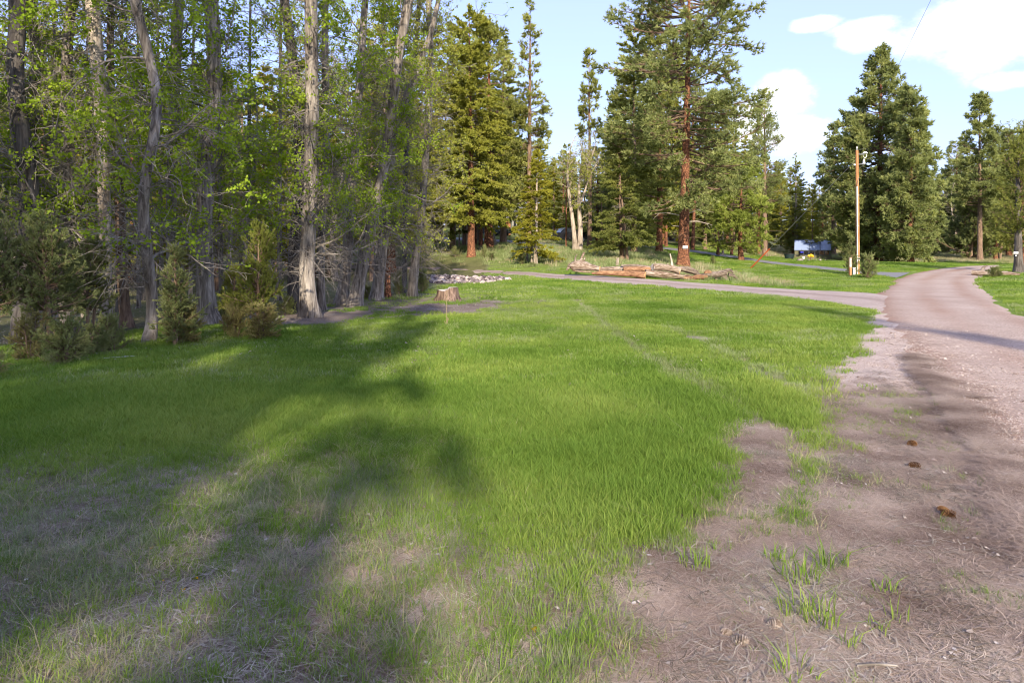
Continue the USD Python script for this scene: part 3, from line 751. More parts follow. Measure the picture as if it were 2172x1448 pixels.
def grass():
    r = np.random.default_rng(11)
    near_p = [(clump(12, .045, .16, .0045, .35, r), "grass_green") for _ in range(4)] + [(clump(7, .03, .12, .004, .5, r), "grass_green") for _ in range(3)]
    mid_p = [(clump(46, .17, .12, .009, .4, r), "grass_green") for _ in range(4)] + [(clump(40, .17, .11, .008, .6, r), "grass_meadow")]
    far_p = [(clump(70, .42, .13, .02, .4, r), "grass_green") for _ in range(3)] + [(clump(60, .42, .12, .018, .6, r), "grass_meadow")]
    X, Y, I, S = [], [], [], []
    # near: single small tufts
    x, y = wedge(100000, 2.4, 9.5, r)
    g = green(x, y)
    pn = patchy(x, y, 2.2, 21)
    fade = np.clip((9.5 - y) / 2.5, 0, 1)
    dens = np.clip(g * 1.35 + (pn - .5) * 1.6 * (1 - g) * 1.2 + (pn - .5) * .6 + .10 * (g > .08), 0, 1) ** 1.3
    ok = unpaved(x, y) & (r.uniform(0, 1, len(x)) < dens * fade)
    x, y, g = x[ok], y[ok], g[ok]
    X.append(x); Y.append(y)
    I.append(np.where(r.uniform(0, 1, len(x)) < g, r.integers(0, 4, len(x)), r.integers(4, 7, len(x))))
    S.append(r.uniform(.6, 1.2, len(x)) * (0.62 + 0.5 * g))
    # lawn
    x, y = wedge(36000, 6.5, 27, r)
    g = green(x, y)
    fade = np.clip((y - 6.5) / 2.5, 0, 1) * np.clip((27 - y) / 5, 0, 1)
    ok = unpaved(x, y) & (r.uniform(0, 1, len(x)) < np.clip((g - .18) * 1.4 + (patchy(x, y, 1.3, 22) - .5) * .9, 0, 1) * fade) & (wood(x, y) < .55)
    x, y, g = x[ok], y[ok], g[ok]
    X.append(x); Y.append(y); I.append(7 + np.where(r.uniform(0, 1, len(x)) < np.maximum(np.clip((patchy(x, y, .5, 61) - .42) * 2.2, .02, .6), tracks(x, y) * 1.2), 4, r.integers(0, 4, len(x)))); S.append(r.uniform(.75, 1.15, len(x)) * (.7 + .35 * g))
    # far lawn and mown grass
    x, y = wedge(26000, 21, 95, r)
    g = green(x, y) * (1 - meadow(x, y))
    ok = unpaved(x, y) & (r.uniform(0, 1, len(x)) < np.clip((g - .15) * 1.3, 0, 1) * np.clip((y - 21) / 5, 0, 1)) & (wood(x, y) < .5)
    x, y = x[ok], y[ok]
    X.append(x); Y.append(y); I.append(12 + np.where(r.uniform(0, 1, len(x)) < np.clip((patchy(x, y, .3, 62) - .42) * 2.2, .02, .6), 3, r.integers(0, 3, len(x)))); S.append(r.uniform(.8, 1.2, len(x)))
    X, Y, I, S = map(np.concatenate, (X, Y, I, S))
    scatter("lawn_grass", near_p + mid_p + far_p, np.stack([X, Y, ground_z(X, Y)], 1), I, r.uniform(0, 6.28, len(X)), S)

    # meadow grass beyond the driveway, pale seed heads here and there; forest floor plants
    pm = [(clump(60, .45, .42, .016, .35, r), "grass_meadow") for _ in range(3)] + [(clump(40, .4, .5, .014, .4, r), "grass_dry") for _ in range(2)]
    x, y = wedge(30000, 24, 105, r)
    md = meadow(x, y)
    rightfield = np.clip((y - 72) / 6, 0, 1) * np.clip((x - 24) / 5, 0, 1)
    dn = np.maximum(md * (1 - .55 * wood(x, y)), rightfield)
    ok = unpaved(x, y, .25) & (r.uniform(0, 1, len(x)) < dn * .8)
    x, y, rf_ = x[ok], y[ok], rightfield[ok]
    p1 = at(1640, 588)
    dryp = .22 + .55 * rf_ + .5 * np.exp(-((x - p1[0]) / 5) ** 2 - ((y - p1[1]) / 5) ** 2)
    I = np.where(r.uniform(0, 1, len(x)) < dryp, r.integers(3, 5, len(x)), r.integers(0, 3, len(x)))
    scatter("meadow_grass", pm, np.stack([x, y, ground_z(x, y)], 1), I, r.uniform(0, 6.28, len(x)), r.uniform(.55, 1.1, len(x)))

    # dry and grey-green bunches in the thin foreground
    pd = [(clump(18, .045, .10, .0028, .8, r, curl=1.0), "grass_dry") for _ in range(3)] + [(clump(26, .045, .115, .0028, .45, r), "grass_sage") for _ in range(3)] + [(clump(5, .05, .20, .0026, 1.1, r, curl=.8), "grass_dry") for _ in range(2)]
    x, y = wedge(110000, 2.4, 12, r)
    g = green(x, y)
    pn, pk = patchy(x, y, 1.1, 31), patchy(x, y, .8, 33)
    thin = np.clip((.95 - g) * 1.2, 0, 1) * np.clip(g * 8 - .4, 0, 1)
    ok = unpaved(x, y, .1) & (r.uniform(0, 1, len(x)) < thin * np.clip((pn - .35) * 2.2, 0.05, 1) * np.clip((12 - y) / 6, 0, 1) * np.clip(.8 - x * .35, .15, 1) * 1.6)
    x, y, pk = x[ok], y[ok], pk[ok]
    I = np.where(r.uniform(0, 1, len(x)) < np.clip((pk - .35) * 3, 0.1, .85), r.integers(0, 3, len(x)), r.integers(3, 6, len(x)))
    I = np.where(r.uniform(0, 1, len(x)) < .07, r.integers(6, 8, len(x)), I)
    scatter("dry_grass", pd, np.stack([x, y, ground_z(x, y)], 1), I, r.uniform(0, 6.28, len(x)), r.uniform(.5, 1.25, len(x)))

    # pine needles on the shoulder and in the thin grass
    pl = [(needles_flat(38, .14, .14, .0028, r), "needle_litter") for _ in range(6)]
    x, y = wedge(150000, 2.2, 12, r)
    g = green(x, y)
    pn = patchy(x, y, 1.0, 41)
    dn = np.clip(1.05 - g * 1.15, 0, 1) * np.clip((pn - .28) * 2.6, 0.1, 1) * np.clip((10 - y) / 5.5, 0, 1)
    droad = shapely.distance(P_ROAD.boundary, shapely.points(np.stack([x, y], -1)))
    onroad = inside(P_ROAD, x, y)
    dn = np.where(onroad, np.exp(-droad / .35) * .5, dn)
    ok = (r.uniform(0, 1, len(x)) < dn * .75)
    x, y = x[ok], y[ok]
    scatter("pine_needle_litter", pl, np.stack([x, y, ground_z(x, y) + np.where(onroad[ok], .05, .006)], 1), r.integers(0, 6, len(x)), r.uniform(0, 6.28, len(x)), r.uniform(.6, 1.25, len(x)))

    # last year's grass lying flat in the thin lawn
    ps = [(needles_flat(30, .13, .13, .0042, r), "straw") for _ in range(5)]
    x, y = wedge(60000, 2.2, 11, r)
    g = green(x, y)
    pn = patchy(x, y, 1.3, 43)
    dn = np.clip(1.0 - g * .95, 0, 1) * np.clip(.75 - x * .22, .12, 1) * np.clip((pn - .30) * 2.8, 0.12, 1) * np.clip((11 - y) / 5, 0, 1)
    ok = unpaved(x, y, .2) & (r.uniform(0, 1, len(x)) < dn * .6)
    x, y = x[ok], y[ok]
    scatter("dry_straw", ps, np.stack([x, y, ground_z(x, y) + .012], 1), r.integers(0, 5, len(x)), r.uniform(0, 6.28, len(x)), r.uniform(.6, 1.3, len(x)))

    # dead leaves, bark flakes and bits of wood
    pf = []
    for k in range(5):
        n = 5
        p = np.stack([r.normal(0, .16, n), r.normal(0, .16, n), r.uniform(.006, .03, n)], 1)
        az = r.uniform(0, 2 * PI, n)
        d = unit(np.stack([np.cos(az), np.sin(az), r.normal(0, .12, n)], 1))
        sd_ = unit(np.stack([-np.sin(az), np.cos(az), r.normal(0, .2, n)], 1))
        L_, W_ = r.uniform(.016, .042, n)[:, None], r.uniform(.008, .024, n)[:, None]
        up_ = np.array([0, 0, 1.0]) * L_ * r.uniform(-.1, .25, n)[:, None]
        V_ = np.stack([p, p + d * L_ * .35 - sd_ * W_ / 2, p + d * L_ * .75 - sd_ * W_ * .35 + up_, p + d * L_ + up_ * .5, p + d * L_ * .7 + sd_ * W_ * .45, p + d * L_ * .3 + sd_ * W_ * .5], 1).reshape(-1, 3)
        q_ = np.arange(n)[:, None] * 6
        pf.append(((V_, np.vstack([q_ + [0, 1, 5], q_ + [1, 4, 5], q_ + [1, 2, 4], q_ + [2, 3, 4]])), "leaf_litter"))
    x, y = wedge(26000, 2.2, 14, r)
    g = green(x, y)
    ok = unpaved(x, y) & (r.uniform(0, 1, len(x)) < np.clip(1.0 - g, .05, 1) * .5 * np.clip((x * -.14 + .6), .12, 1))
    x, y = x[ok], y[ok]
    xw, yw = wedge(9000, 11, 40, r)
    st_ = at(955, 650)
    okw = ((wood(xw, yw) > .3) | (np.hypot(xw - st_[0], (yw - st_[1]) * .7) < 1.7)) & unpaved(xw, yw)
    x, y = np.concatenate([x, xw[okw]]), np.concatenate([y, yw[okw]])
    scatter("leaf_litter", pf, np.stack([x, y, ground_z(x, y)], 1), r.integers(0, 5, len(x)), r.uniform(0, 6.28, len(x)), np.where(y > 11, 1.8, 1.0) * r.uniform(.7, 1.3, len(x)))

    # loose gravel
    pg = [(pebble(r, .6, 6, .05, .0085), "pebble") for _ in range(5)] + [(pebble(r, .6, 1, 0, .02), "pebble") for _ in range(3)]
    x, y = wedge(90000, 2.2, 17, r, 2.0)
    onroad = inside(P_ROAD, x, y)
    dist = shapely.distance(_edge, shapely.points(np.stack([x, y], -1)))
    pn = patchy(x, y, .9, 51)
    bare = np.clip(1 - green(x, y) * 2.2, 0, 1) * np.clip((pn - .42) * 4, 0, 1) * .55
    windrow = np.exp(-((dist - .35) / .45) ** 2)
    dn = np.where(onroad, .30 + .7 * windrow, np.maximum(bare * (x > -1), np.exp(-(dist / .35) ** 2) * .8)) * np.clip((17 - y) / 9, 0, 1)
    ok = r.uniform(0, 1, len(x)) < dn
    x, y, onroad = x[ok], y[ok], onroad[ok]
    I = np.where(r.uniform(0, 1, len(x)) < .1, r.integers(5, 8, len(x)), r.integers(0, 5, len(x)))
    scatter("loose_gravel", pg, np.stack([x, y, np.where(onroad, Z(x, y) + .032, ground_z(x, y) + .004)], 1), I, r.uniform(0, 6.28, len(x)), r.uniform(.5, 1.15, len(x)))


grass()


def undergrowth():
    """bushes and young growth that close the view low down between the far trunks"""
    r = np.random.default_rng(57)
    n = 520
    ang = r.uniform(-.74, .78, n)
    y = r.uniform(84, 150, n)
    x = np.tan(ang) * y
    ok = unpaved(x, y, 1.5) & ~((x > 24) & (y < 96)) & ~((np.abs(x + 1) < 9) & (y < 108))
    x, y = x[ok], y[ok]
    return x, y, r

# ------------------------------------------------------------------ trees: builders
def tufts(P, D, K, L, W, spread, rng):
    """brushes of K needles at the points P, looking along D"""
    n = len(P)
    dd = unit(np.repeat(D, K, 0) + rng.normal(0, spread, (n * K, 3)))
    return blades(np.repeat(P, K, 0) - dd * 0.02, dd, L * rng.uniform(.6, 1.1, n * K), W, rng)


def ponderosa(rng, H, r0, crown0, Rf, n_limb, dens=1.0, K=10, L=.31, W=.085, trunk_path=None, dead=6, up=.0, sides=16, furrow=.05, lean=(0, 0)):
    """trunk, branches and needle brushes of a pine; Rf(u) is the crown's radius at a share u of the height"""
    path = np.array([[0, 0, 0], [lean[0] * .3 + rng.normal(0, .04), lean[1] * .3 + rng.normal(0, .04), H * .33], [lean[0] * .65, lean[1] * .65, H * .66], [lean[0], lean[1], H]], float)
    if trunk_path is not None:
        path = trunk_path
    rad = r0 * np.array([1.0, .72, .42, .03])
    tv, tf, p, r = trunk_mesh(path, rad, sides, .35, furrow, .28, int(rng.integers(99)), 5.0)
    u = crown0 + (0.985 - crown0) * rng.beta(1.0, 1.0, n_limb)
    z = u * H
    base = np.stack([np.interp(z, p[:, 2], p[:, k]) for k in range(3)], 1)
    az = rng.uniform(0, 2 * PI, n_limb)
    Lm = np.array([Rf(x) for x in u]) * rng.uniform(.66, 1.2, n_limb) + .12
    el = -0.18 + up + 1.0 * np.clip((u - .45) / .55, 0, 1) ** 1.4 + rng.normal(0, .13, n_limb)
    d = np.stack([np.cos(az) * np.cos(el), np.sin(az) * np.cos(el), np.sin(el)], 1)
    limb = walk(base, d, Lm, 6, .10, .08, rng)
    rl = np.clip(Lm * .018, .012, .09)
    sub, si, st = offshoots(limb, np.maximum(2, Lm * 5.0 * dens), (.22, 1.0), .42, lambda i, t: (Lm[i] * .30 * (1.15 - t) + .25) * rng.uniform(.6, 1.2, len(i)), 4, .12, .14, rng, flat=.6)
    tw, ti, tt = offshoots(sub, 2.6 * dens, (.25, 1.0), .6, (.18, .42), 3, .1, .15, rng)
    br = join(tubes(limb, taper(len(limb), rl, .012, 6), 4), tubes(sub[:, ::3], taper(len(sub), .016, .007, 2), 3))
    if dead:
        zb = rng.uniform(crown0 * .45, crown0 * 1.05, dead) * H
        b2 = np.stack([np.interp(zb, p[:, 2], p[:, k]) for k in range(3)], 1)
        a2 = rng.uniform(0, 2 * PI, dead)
        dl = walk(b2, np.stack([np.cos(a2), np.sin(a2), a2 * 0 + .1], 1), rng.uniform(.5, 2.0, dead), 6, .15, -.06, rng)
        ds, _, _ = offshoots(dl, 2.0, (.4, 1), .6, (.2, .6), 3, .2, 0, rng)
        br = join(br, tubes(dl, taper(dead, .025, .006, 6), 4), tubes(ds, taper(len(ds), .008, .004, 3), 3))
    P1, D1 = sub[:, -1], unit(sub[:, -1] - sub[:, -2])
    P2, D2 = tw[:, -1], unit(tw[:, -1] - tw[:, -2])
    P3, D3 = limb[:, -1], unit(limb[:, -1] - limb[:, -2])
    top = p[-1][None] + np.zeros((5, 3))
    D4 = unit(np.array([[0, 0, 1.0]] * 5) + rng.normal(0, .4, (5, 3)))
    P, D = np.vstack([P1, P2, P3, top]), np.vstack([D1, D2, D3, D4])
    ax = np.stack([np.interp(P[:, 2], p[:, 2], p[:, k]) for k in range(3)], 1)
    fol = tufts(P, unit(D + unit((P - ax) * [1, 1, 0]) * .5 + [0, 0, .35]), K, L, W, .62, rng)
    return (tv, tf), br, fol


def fir(rng, H, r0, crown0, Rf, n_limb, K=9, L=.22, W=.09, droop=-.05, dens=1.0, sides=10, up=.5, lean=(0, 0), spread=.55):
    """a fir or larch: straight stem, thin level limbs in tiers with flat sprays"""
    path = np.array([[0, 0, 0], [lean[0] * .3, lean[1] * .3, H * .33], [lean[0] * .65, lean[1] * .65, H * .66], [lean[0], lean[1], H]], float)
    tv, tf, p, r = trunk_mesh(path, r0 * np.array([1.0, .7, .38, .03]), sides, .35, .03, .25, int(rng.integers(99)), 6.0)
    u = crown0 + (0.99 - crown0) * rng.beta(1.0, 1.05, n_limb)
    z = u * H
    base = np.stack([np.interp(z, p[:, 2], p[:, k]) for k in range(3)], 1)
    az = rng.uniform(0, 2 * PI, n_limb)
    Lm = np.array([Rf(x) for x in u]) * rng.uniform(.6, 1.12, n_limb) + .08
    el = droop + up * np.clip((u - .5) / .5, 0, 1) + rng.normal(0, .1, n_limb)
    d = np.stack([np.cos(az) * np.cos(el), np.sin(az) * np.cos(el), np.sin(el)], 1)
    limb = walk(base, d, Lm, 6, .05, droop * .25 + .01, rng)
    sub, si, st = offshoots(limb, np.maximum(3, Lm * 8 * dens), (.12, 1.0), .55, lambda i, t: (Lm[i] * .28 * (1.1 - t) + .12) * rng.uniform(.6, 1.2, len(i)), 3, .05, -.02, rng, flat=.3)
    br = join(tubes(limb, taper(len(limb), np.clip(Lm * .013, .008, .04), .006, 6), 3), tubes(sub[:, ::2], taper(len(sub), .007, .004, 2), 3))
    P = np.vstack([sub[:, 0] * .45 + sub[:, 1] * .55, sub[:, 1], sub[:, 2], limb[:, -1], limb[:, -2], p[-1][None], p[-2][None]])
    D = np.vstack([unit(sub[:, 1] - sub[:, 0])] * 2 + [unit(sub[:, 2] - sub[:, 1]), unit(limb[:, -1] - limb[:, -2]), unit(limb[:, -1] - limb[:, -2]), [[0, 0, 1.0]] * 2])
    ax = np.stack([np.interp(P[:, 2], p[:, 2], p[:, k]) for k in range(3)], 1)
    return (tv, tf), br, tufts(P, unit(D + unit((P - ax) * [1, 1, 0]) * .5 + [0, 0, .2]), K, L, W, spread, rng)


def juniper(rng, H, R, stems=3, n_limb=60, K=11, L=.11, W=.027, skirt=.0, shape=.8, dens=1.0, lift=.12, crown0=.05):
    """a juniper: bushy or conical, dense small sprays on rising limbs"""
    a = rng.uniform(0, 2 * PI, stems)
    base = np.stack([np.cos(a) * .08 * R, np.sin(a) * .08 * R, np.full(stems, -.05)], 1) if stems > 1 else np.zeros((1, 3))
    top = np.stack([np.cos(a) * R * .35, np.sin(a) * R * .35, H * rng.uniform(.75, 1.0, stems)], 1) if stems > 1 else np.array([[0, 0, H]])
    st = np.stack([base * (1 - t) + top * t + rng.normal(0, .02 * R, (stems, 3)) * [1, 1, 0] * t for t in np.linspace(0, 1, 7)], 1)
    stem = tubes(st, taper(stems, .02 + .022 * H / max(1, stems ** .5), .008, 7), 7)
    i = rng.integers(0, stems, n_limb)
    t = rng.uniform(crown0, .98, n_limb)
    b, d = at_t(st, i, t)
    az = rng.uniform(0, 2 * PI, n_limb)
    u = b[:, 2] / H
    prof = np.clip((1 - u) ** shape * (1 + .25 * np.sin(u * 17 + rng.uniform(0, 6))) , .06, 1) * np.clip(.35 + u / max(skirt, .02), 0, 1)
    Lm = R * prof * rng.uniform(.55, 1.15, n_limb)
    el = rng.normal(.25, .25, n_limb) + .5 * u
    dd = np.stack([np.cos(az) * np.cos(el), np.sin(az) * np.cos(el), np.sin(el)], 1)
    limb = walk(b, dd, Lm, 5, .12, lift, rng)
    sub, si, stt = offshoots(limb, np.maximum(3, Lm * 14 * dens), (.2, 1.0), .6, (.08, .30), 3, .1, .15, rng)
    br = join(tubes(limb, taper(n_limb, np.clip(Lm * .02, .006, .03), .005, 5), 4), tubes(sub[:, ::2], taper(len(sub), .005, .003, 2), 3))
    P = np.vstack([sub[:, 1], sub[:, 2], (sub[:, 1] + sub[:, 2]) / 2, limb[:, -1], st[:, -1], st[:, -2]])
    D = np.vstack([unit(sub[:, 1] - sub[:, 0]), unit(sub[:, 2] - sub[:, 1]), unit(sub[:, 2] - sub[:, 1]), unit(limb[:, -1] - limb[:, -2]), np.tile([[0, 0, 1.0]], (2 * stems, 1))])
    return stem, br, tufts(P, unit(D + unit(P * [1, 1, 0]) * .5 + [0, 0, .25]), K, L, W, .5, rng)


def cottonwood(rng, path, rad, n_limb=26, t0=.22, per_sub=6, per_twig=4, per_leaf=5, dead_twigs=60, seed=0, limb_len=(1.0, 3.2), leafL=(.055, .09), sides=20, furrow=.075, flare=.5, coarse=False, leaf_t0=0.0):
    """a tall furrowed trunk with bare grey twigs low down and sparse young leaves; returns trunk, branches, twigs, leaves"""
    tv, tf, p, r = trunk_mesh(path, rad, sides, .16, furrow, flare, seed, 9.0)
    P0 = p[None]
    H = p[-1, 2]
    t = rng.uniform(t0, .99, n_limb)
    b, d = at_t(P0, np.zeros(n_limb, int), t)
    az = rng.uniform(0, 2 * PI, n_limb)
    el = rng.normal(.45, .3, n_limb)
    dd = np.stack([np.cos(az) * np.cos(el), np.sin(az) * np.cos(el), np.sin(el)], 1)
    Lm = rng.uniform(*limb_len, n_limb) * (1.1 - .35 * t)
    limb = walk(b, dd, Lm, 9, .24, .02, rng)
    sub, si, st = offshoots(limb, per_sub, (.2, 1.0), .65, (.35, 1.2), 6, .2, -.02, rng)
    twig, ti, tt = offshoots(sub, per_twig, (.2, 1.0), .6, (.15, .5), 4, .2, -.05, rng)
    branches = join(tubes(limb, taper(n_limb, np.clip(Lm * .011, .010, .035), .006, 9), 5), tubes(sub, taper(len(sub), .009, .004, 6), 3), tubes(twig[:, ::3] if coarse else twig, taper(len(twig), .0045, .003, 2 if coarse else 4), 3))
    # leaves along the twigs, away from the lowest limbs
    k = rng.poisson(per_leaf * np.clip((twig[:, 0, 2] - leaf_t0) / 1.5, 0, 1))
    idx = np.repeat(np.arange(len(twig)), k)
    lp, ld = at_t(twig, idx, rng.uniform(.25, 1.0, len(idx)))
    lp = lp + rng.normal(0, .035, lp.shape)
    lf = leaves(lp, unit(rng.normal(0, .6, lp.shape) + [0, 0, -.25]), rng.uniform(*leafL, len(lp)), rng.uniform(leafL[0] * .8, leafL[1] * .85, len(lp)), rng)
    # dead grey twigs hanging about the lower trunk
    tw = None
    if dead_twigs:
        t = rng.uniform(.1, .62, dead_twigs)
        b, d = at_t(P0, np.zeros(dead_twigs, int), t)
        az = rng.uniform(0, 2 * PI, dead_twigs)
        dd = np.stack([np.cos(az), np.sin(az), rng.normal(.15, .3, dead_twigs)], 1)
        w1 = walk(b, unit(dd), rng.uniform(.5, 1.7, dead_twigs), 8, .2, -.09, rng)
        w2, _, _ = offshoots(w1, 4, (.15, 1), .6, (.25, .8), 5, .22, -.08, rng)
        w3, _, _ = offshoots(w2, 1.6, (.2, 1), .6, (.12, .35), 3, .2, -.05, rng)
        tw = join(tubes(w1, taper(len(w1), .013, .004, 8), 3), tubes(w2, taper(len(w2), .0055, .003, 5), 3), tubes(w3[:, ::2], taper(len(w3), .0035, .0025, 2), 3))
    return (tv, tf), branches, tw, lf


PROTO = "/World/Prototypes"
stage.CreateClassPrim(PROTO)


def proto(name, meshes, mats):
    x = UsdGeom.Xform.Define(stage, f"{PROTO}/{name}").GetPrim()
    for nm, me, ma in zip(("trunk", "branches", "crown"), meshes, mats):
        part(x, nm, me, ma, smooth=(nm == "trunk"), kind="stuff" if nm != "trunk" else None)
    return f"{PROTO}/{name}"


rg = np.random.default_rng(5)
full = lambda R: (lambda u: R * np.clip(1.04 - u, 0, 1) ** .5 * np.clip(.65 + 2.5 * (u - .12), .4, 1))
cone = lambda R: (lambda u: R * np.clip(1.02 - u, 0, 1) ** .85)
thin = lambda R: (lambda u: R * np.clip(1.05 - u, 0, 1) ** .55 * np.clip((u - .25) * 3, .25, 1))
PINE = [proto("pine_full", ponderosa(rg, 16, .34, .10, full(3.6), 150, 1.0, dead=4), ("bark_ponderosa", "twig_brown", "needle_ponderosa")),
        proto("pine_full_light", ponderosa(rg, 16, .30, .14, full(3.2), 140, 1.0, dead=4), ("bark_ponderosa", "twig_brown", "needle_pine_light")),
        proto("pine_thin", ponderosa(rg, 17, .26, .36, thin(2.0), 85, .8, dead=10), ("bark_conifer", "twig_brown", "needle_pine_light")),
        proto("pine_narrow", ponderosa(rg, 15, .24, .2, thin(2.4), 110, .9, dead=8), ("bark_ponderosa", "twig_brown", "needle_ponderosa"))]
FIR = [proto("fir_dark", fir(rg, 14, .2, .08, cone(2.4), 150), ("bark_conifer", "twig_brown", "needle_fir")),
       proto("fir_yellow", fir(rg, 12, .16, .10, cone(2.2), 140), ("bark_conifer", "twig_brown", "needle_fir_yellow")),
       proto("fir_dark_thin", fir(rg, 14, .17, .22, cone(1.7), 120, droop=-.2), ("bark_conifer", "twig_brown", "needle_fir")),
       proto("larch", fir(rg, 16, .2, .16, full(2.6), 170, K=8, L=.2, W=.085, spread=.9), ("bark_conifer", "twig_grey", "needle_larch"))]
JUN = [proto("juniper_bush", juniper(rg, 1.5, .95, 4, 80, shape=.55), ("bark_juniper", "twig_brown", "juniper_green")),
       proto("juniper_bush_brown", juniper(rg, 1.5, .85, 3, 80, shape=.55), ("bark_juniper", "twig_brown", "juniper_brown")),
       proto("juniper_cone", juniper(rg, 3.0, .85, 1, 120, shape=.7, skirt=.2), ("bark_juniper", "twig_brown", "juniper_green")),
       proto("juniper_sapling", juniper(rg, 3.2, 1.15, 1, 110, shape=.6, skirt=.5, crown0=.22, dens=.9), ("bark_juniper", "twig_brown", "juniper_yellow")),
       proto("juniper_tree", juniper(rg, 5.2, 1.9, 2, 170, shape=.5, skirt=.45, crown0=.28, dens=.7, L=.14, W=.03), ("bark_juniper", "twig_brown", "juniper_green"))]


def leafy_tree(rng, H, r0, mat_leaf, per_leaf, n_limb=34):
    path = np.array([[0, 0, 0], [rng.normal(0, .15), rng.normal(0, .15), H * .33], [rng.normal(0, .3), rng.normal(0, .3), H * .66], [rng.normal(0, .5), rng.normal(0, .5), H]])
    t, b, tw, lf = cottonwood(rng, path, r0 * np.array([1, .75, .45, .05]), n_limb, .25, 7, 4, per_leaf, 45, int(rng.integers(50)), (1.6, 3.6), (.09, .15), 12, .06, .35, coarse=True)
    return t, join(b, tw), lf


WOOD = [proto("cottonwood_far", leafy_tree(rg, 14, .2, "", 5), ("bark_cottonwood", "twig_grey", "leaf_cottonwood")),
        proto("cottonwood_far_pale", leafy_tree(rg, 13, .17, "", 4), ("bark_cottonwood", "twig_grey", "leaf_cottonwood_pale")),
        proto("cottonwood_bare", leafy_tree(rg, 12, .15, "", .8, 30), ("bark_pale", "twig_grey", "leaf_cottonwood_pale"))]
PH = {**{p: h for p, h in zip(PINE, (16, 16, 17, 15))}, **{p: h for p, h in zip(FIR, (14, 12, 14, 16))}, **{p: h for p, h in zip(JUN, (1.5, 1.5, 3.0, 3.2, 5.2))}, **{p: h for p, h in zip(WOOD, (14, 13, 12))}}

# ------------------------------------------------------------------ the row of old cottonwoods on the left
HERO_RNG = np.random.default_rng(77)


def hero_cottonwood(label, pix, widths, depth=None, bark_m="bark_cottonwood", n_limb=40, t0=.14, leaf=9, twigs=90, seed=0, top=13.5, leaf_m="leaf_cottonwood", limb_len=(.9, 2.9), flare=.5, per_sub=7, leaf_t0=1.4, group=None, name="cottonwood_tree"):
    """pix: the trunk's course in the photograph from its foot up; widths: trunk widths in its pixels at foot and top of the frame"""
    g = at(*pix[0]) if depth is None else deep(pix[0][0], depth)
    Y = g[1]
    pts = [np.zeros(3)]
    r = np.random.default_rng(1000 + seed)
    for k, (px, py) in enumerate(pix[1:]):
        pts.append(np.array([(px - CX) / FPX * Y - g[0], r.normal(0, .12), EYE + (HZ - py) / FPX * Y - g[2]]))
    d = pts[-1] - pts[-2]
    d = d / max(d[2], .1)
    z = pts[-1][2]
    d[:2] = np.clip(d[:2], -.25, .25)
    while z < top - .5:
        pts.append(pts[-1] + np.array([d[0] * 2.2 + r.normal(0, .12), d[1] + r.normal(0, .12), 2.2]))
        z = pts[-1][2]
    pts = np.array(pts)
    s = pts[:, 2] / pts[-1, 2]
    zf = EYE + (HZ - 0) / FPX * Y
    w0, w1 = widths[0] * Y / FPX / 2.3, widths[1] * Y / FPX / 2.2
    rad = np.where(pts[:, 2] < zf, w0 + (w1 - w0) * pts[:, 2] / zf, w1 * np.clip(1 - (pts[:, 2] - zf) / (pts[-1, 2] - zf + .01) * .9, .08, 1))
    t, b, tw, lf = cottonwood(r, pts, rad, n_limb, t0, per_sub, 4, leaf, twigs, seed, limb_len, flare=flare, leaf_t0=leaf_t0)
    o = thing(name, label, "tree", g, group=group)
    part(o, "trunk", t, bark_m, True)
    part(o, "branches", b, "twig_grey", kind="stuff")
    if tw is not None:
        part(o, "dead_twigs", tw, "twig_grey", kind="stuff")
    part(o, "leaves", lf, leaf_m, kind="stuff")
    return o


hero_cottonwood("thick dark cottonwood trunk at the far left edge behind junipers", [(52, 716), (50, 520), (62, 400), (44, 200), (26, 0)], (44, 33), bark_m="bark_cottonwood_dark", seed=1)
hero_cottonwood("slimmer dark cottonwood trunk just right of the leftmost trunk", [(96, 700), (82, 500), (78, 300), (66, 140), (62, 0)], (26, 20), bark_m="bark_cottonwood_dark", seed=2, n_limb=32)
hero_cottonwood("broken-barked cottonwood with pale scarred foot above the dark juniper bush", [(140, 700), (146, 500), (148, 300), (152, 140), (156, 0)], (32, 19), seed=3)
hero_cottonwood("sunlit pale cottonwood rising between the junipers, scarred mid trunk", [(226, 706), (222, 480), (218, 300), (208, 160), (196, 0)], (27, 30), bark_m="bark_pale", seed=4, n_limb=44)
hero_cottonwood("brown slender trunk left of the short furrowed trunk in the shade", [(270, 694), (262, 540), (252, 380), (240, 200), (236, 0)], (25, 14), seed=5, bark_m="bark_conifer", n_limb=40)
hero_cottonwood("furrowed cottonwood standing right at the lawn edge, leaning apart above", [(315, 724), (313, 610), (318, 430), (326, 220), (290, 60), (282, 0)], (27, 22), seed=6, n_limb=48, leaf=10)
hero_cottonwood("light grey cottonwood in second row behind the leaning one", [(372, 668), (368, 460), (374, 260), (372, 120), (376, 0)], (24, 24), seed=7)
hero_cottonwood("stout cottonwood with broad flared foot beside the golden-topped juniper", [(440, 688), (437, 600), (440, 420), (442, 220), (440, 0)], (40, 31), seed=8, flare=.75, n_limb=48, twigs=130, leaf=10)
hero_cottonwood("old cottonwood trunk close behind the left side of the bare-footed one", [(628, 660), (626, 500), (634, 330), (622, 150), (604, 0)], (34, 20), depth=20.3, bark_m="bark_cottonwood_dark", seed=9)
hero_cottonwood("big pale-footed cottonwood standing forward in a ring of bare soil", [(660, 673), (656, 560), (658, 400), (662, 220), (662, 0)], (37, 29), seed=10, flare=.7, n_limb=54, twigs=140, leaf=11, leaf_t0=2.0)
hero_cottonwood("narrow grey trunk pressed against the right side of the bare-footed one", [(682, 657), (684, 500), (690, 330), (694, 150), (690, 0)], (20, 15), depth=20.6, seed=11, n_limb=16)
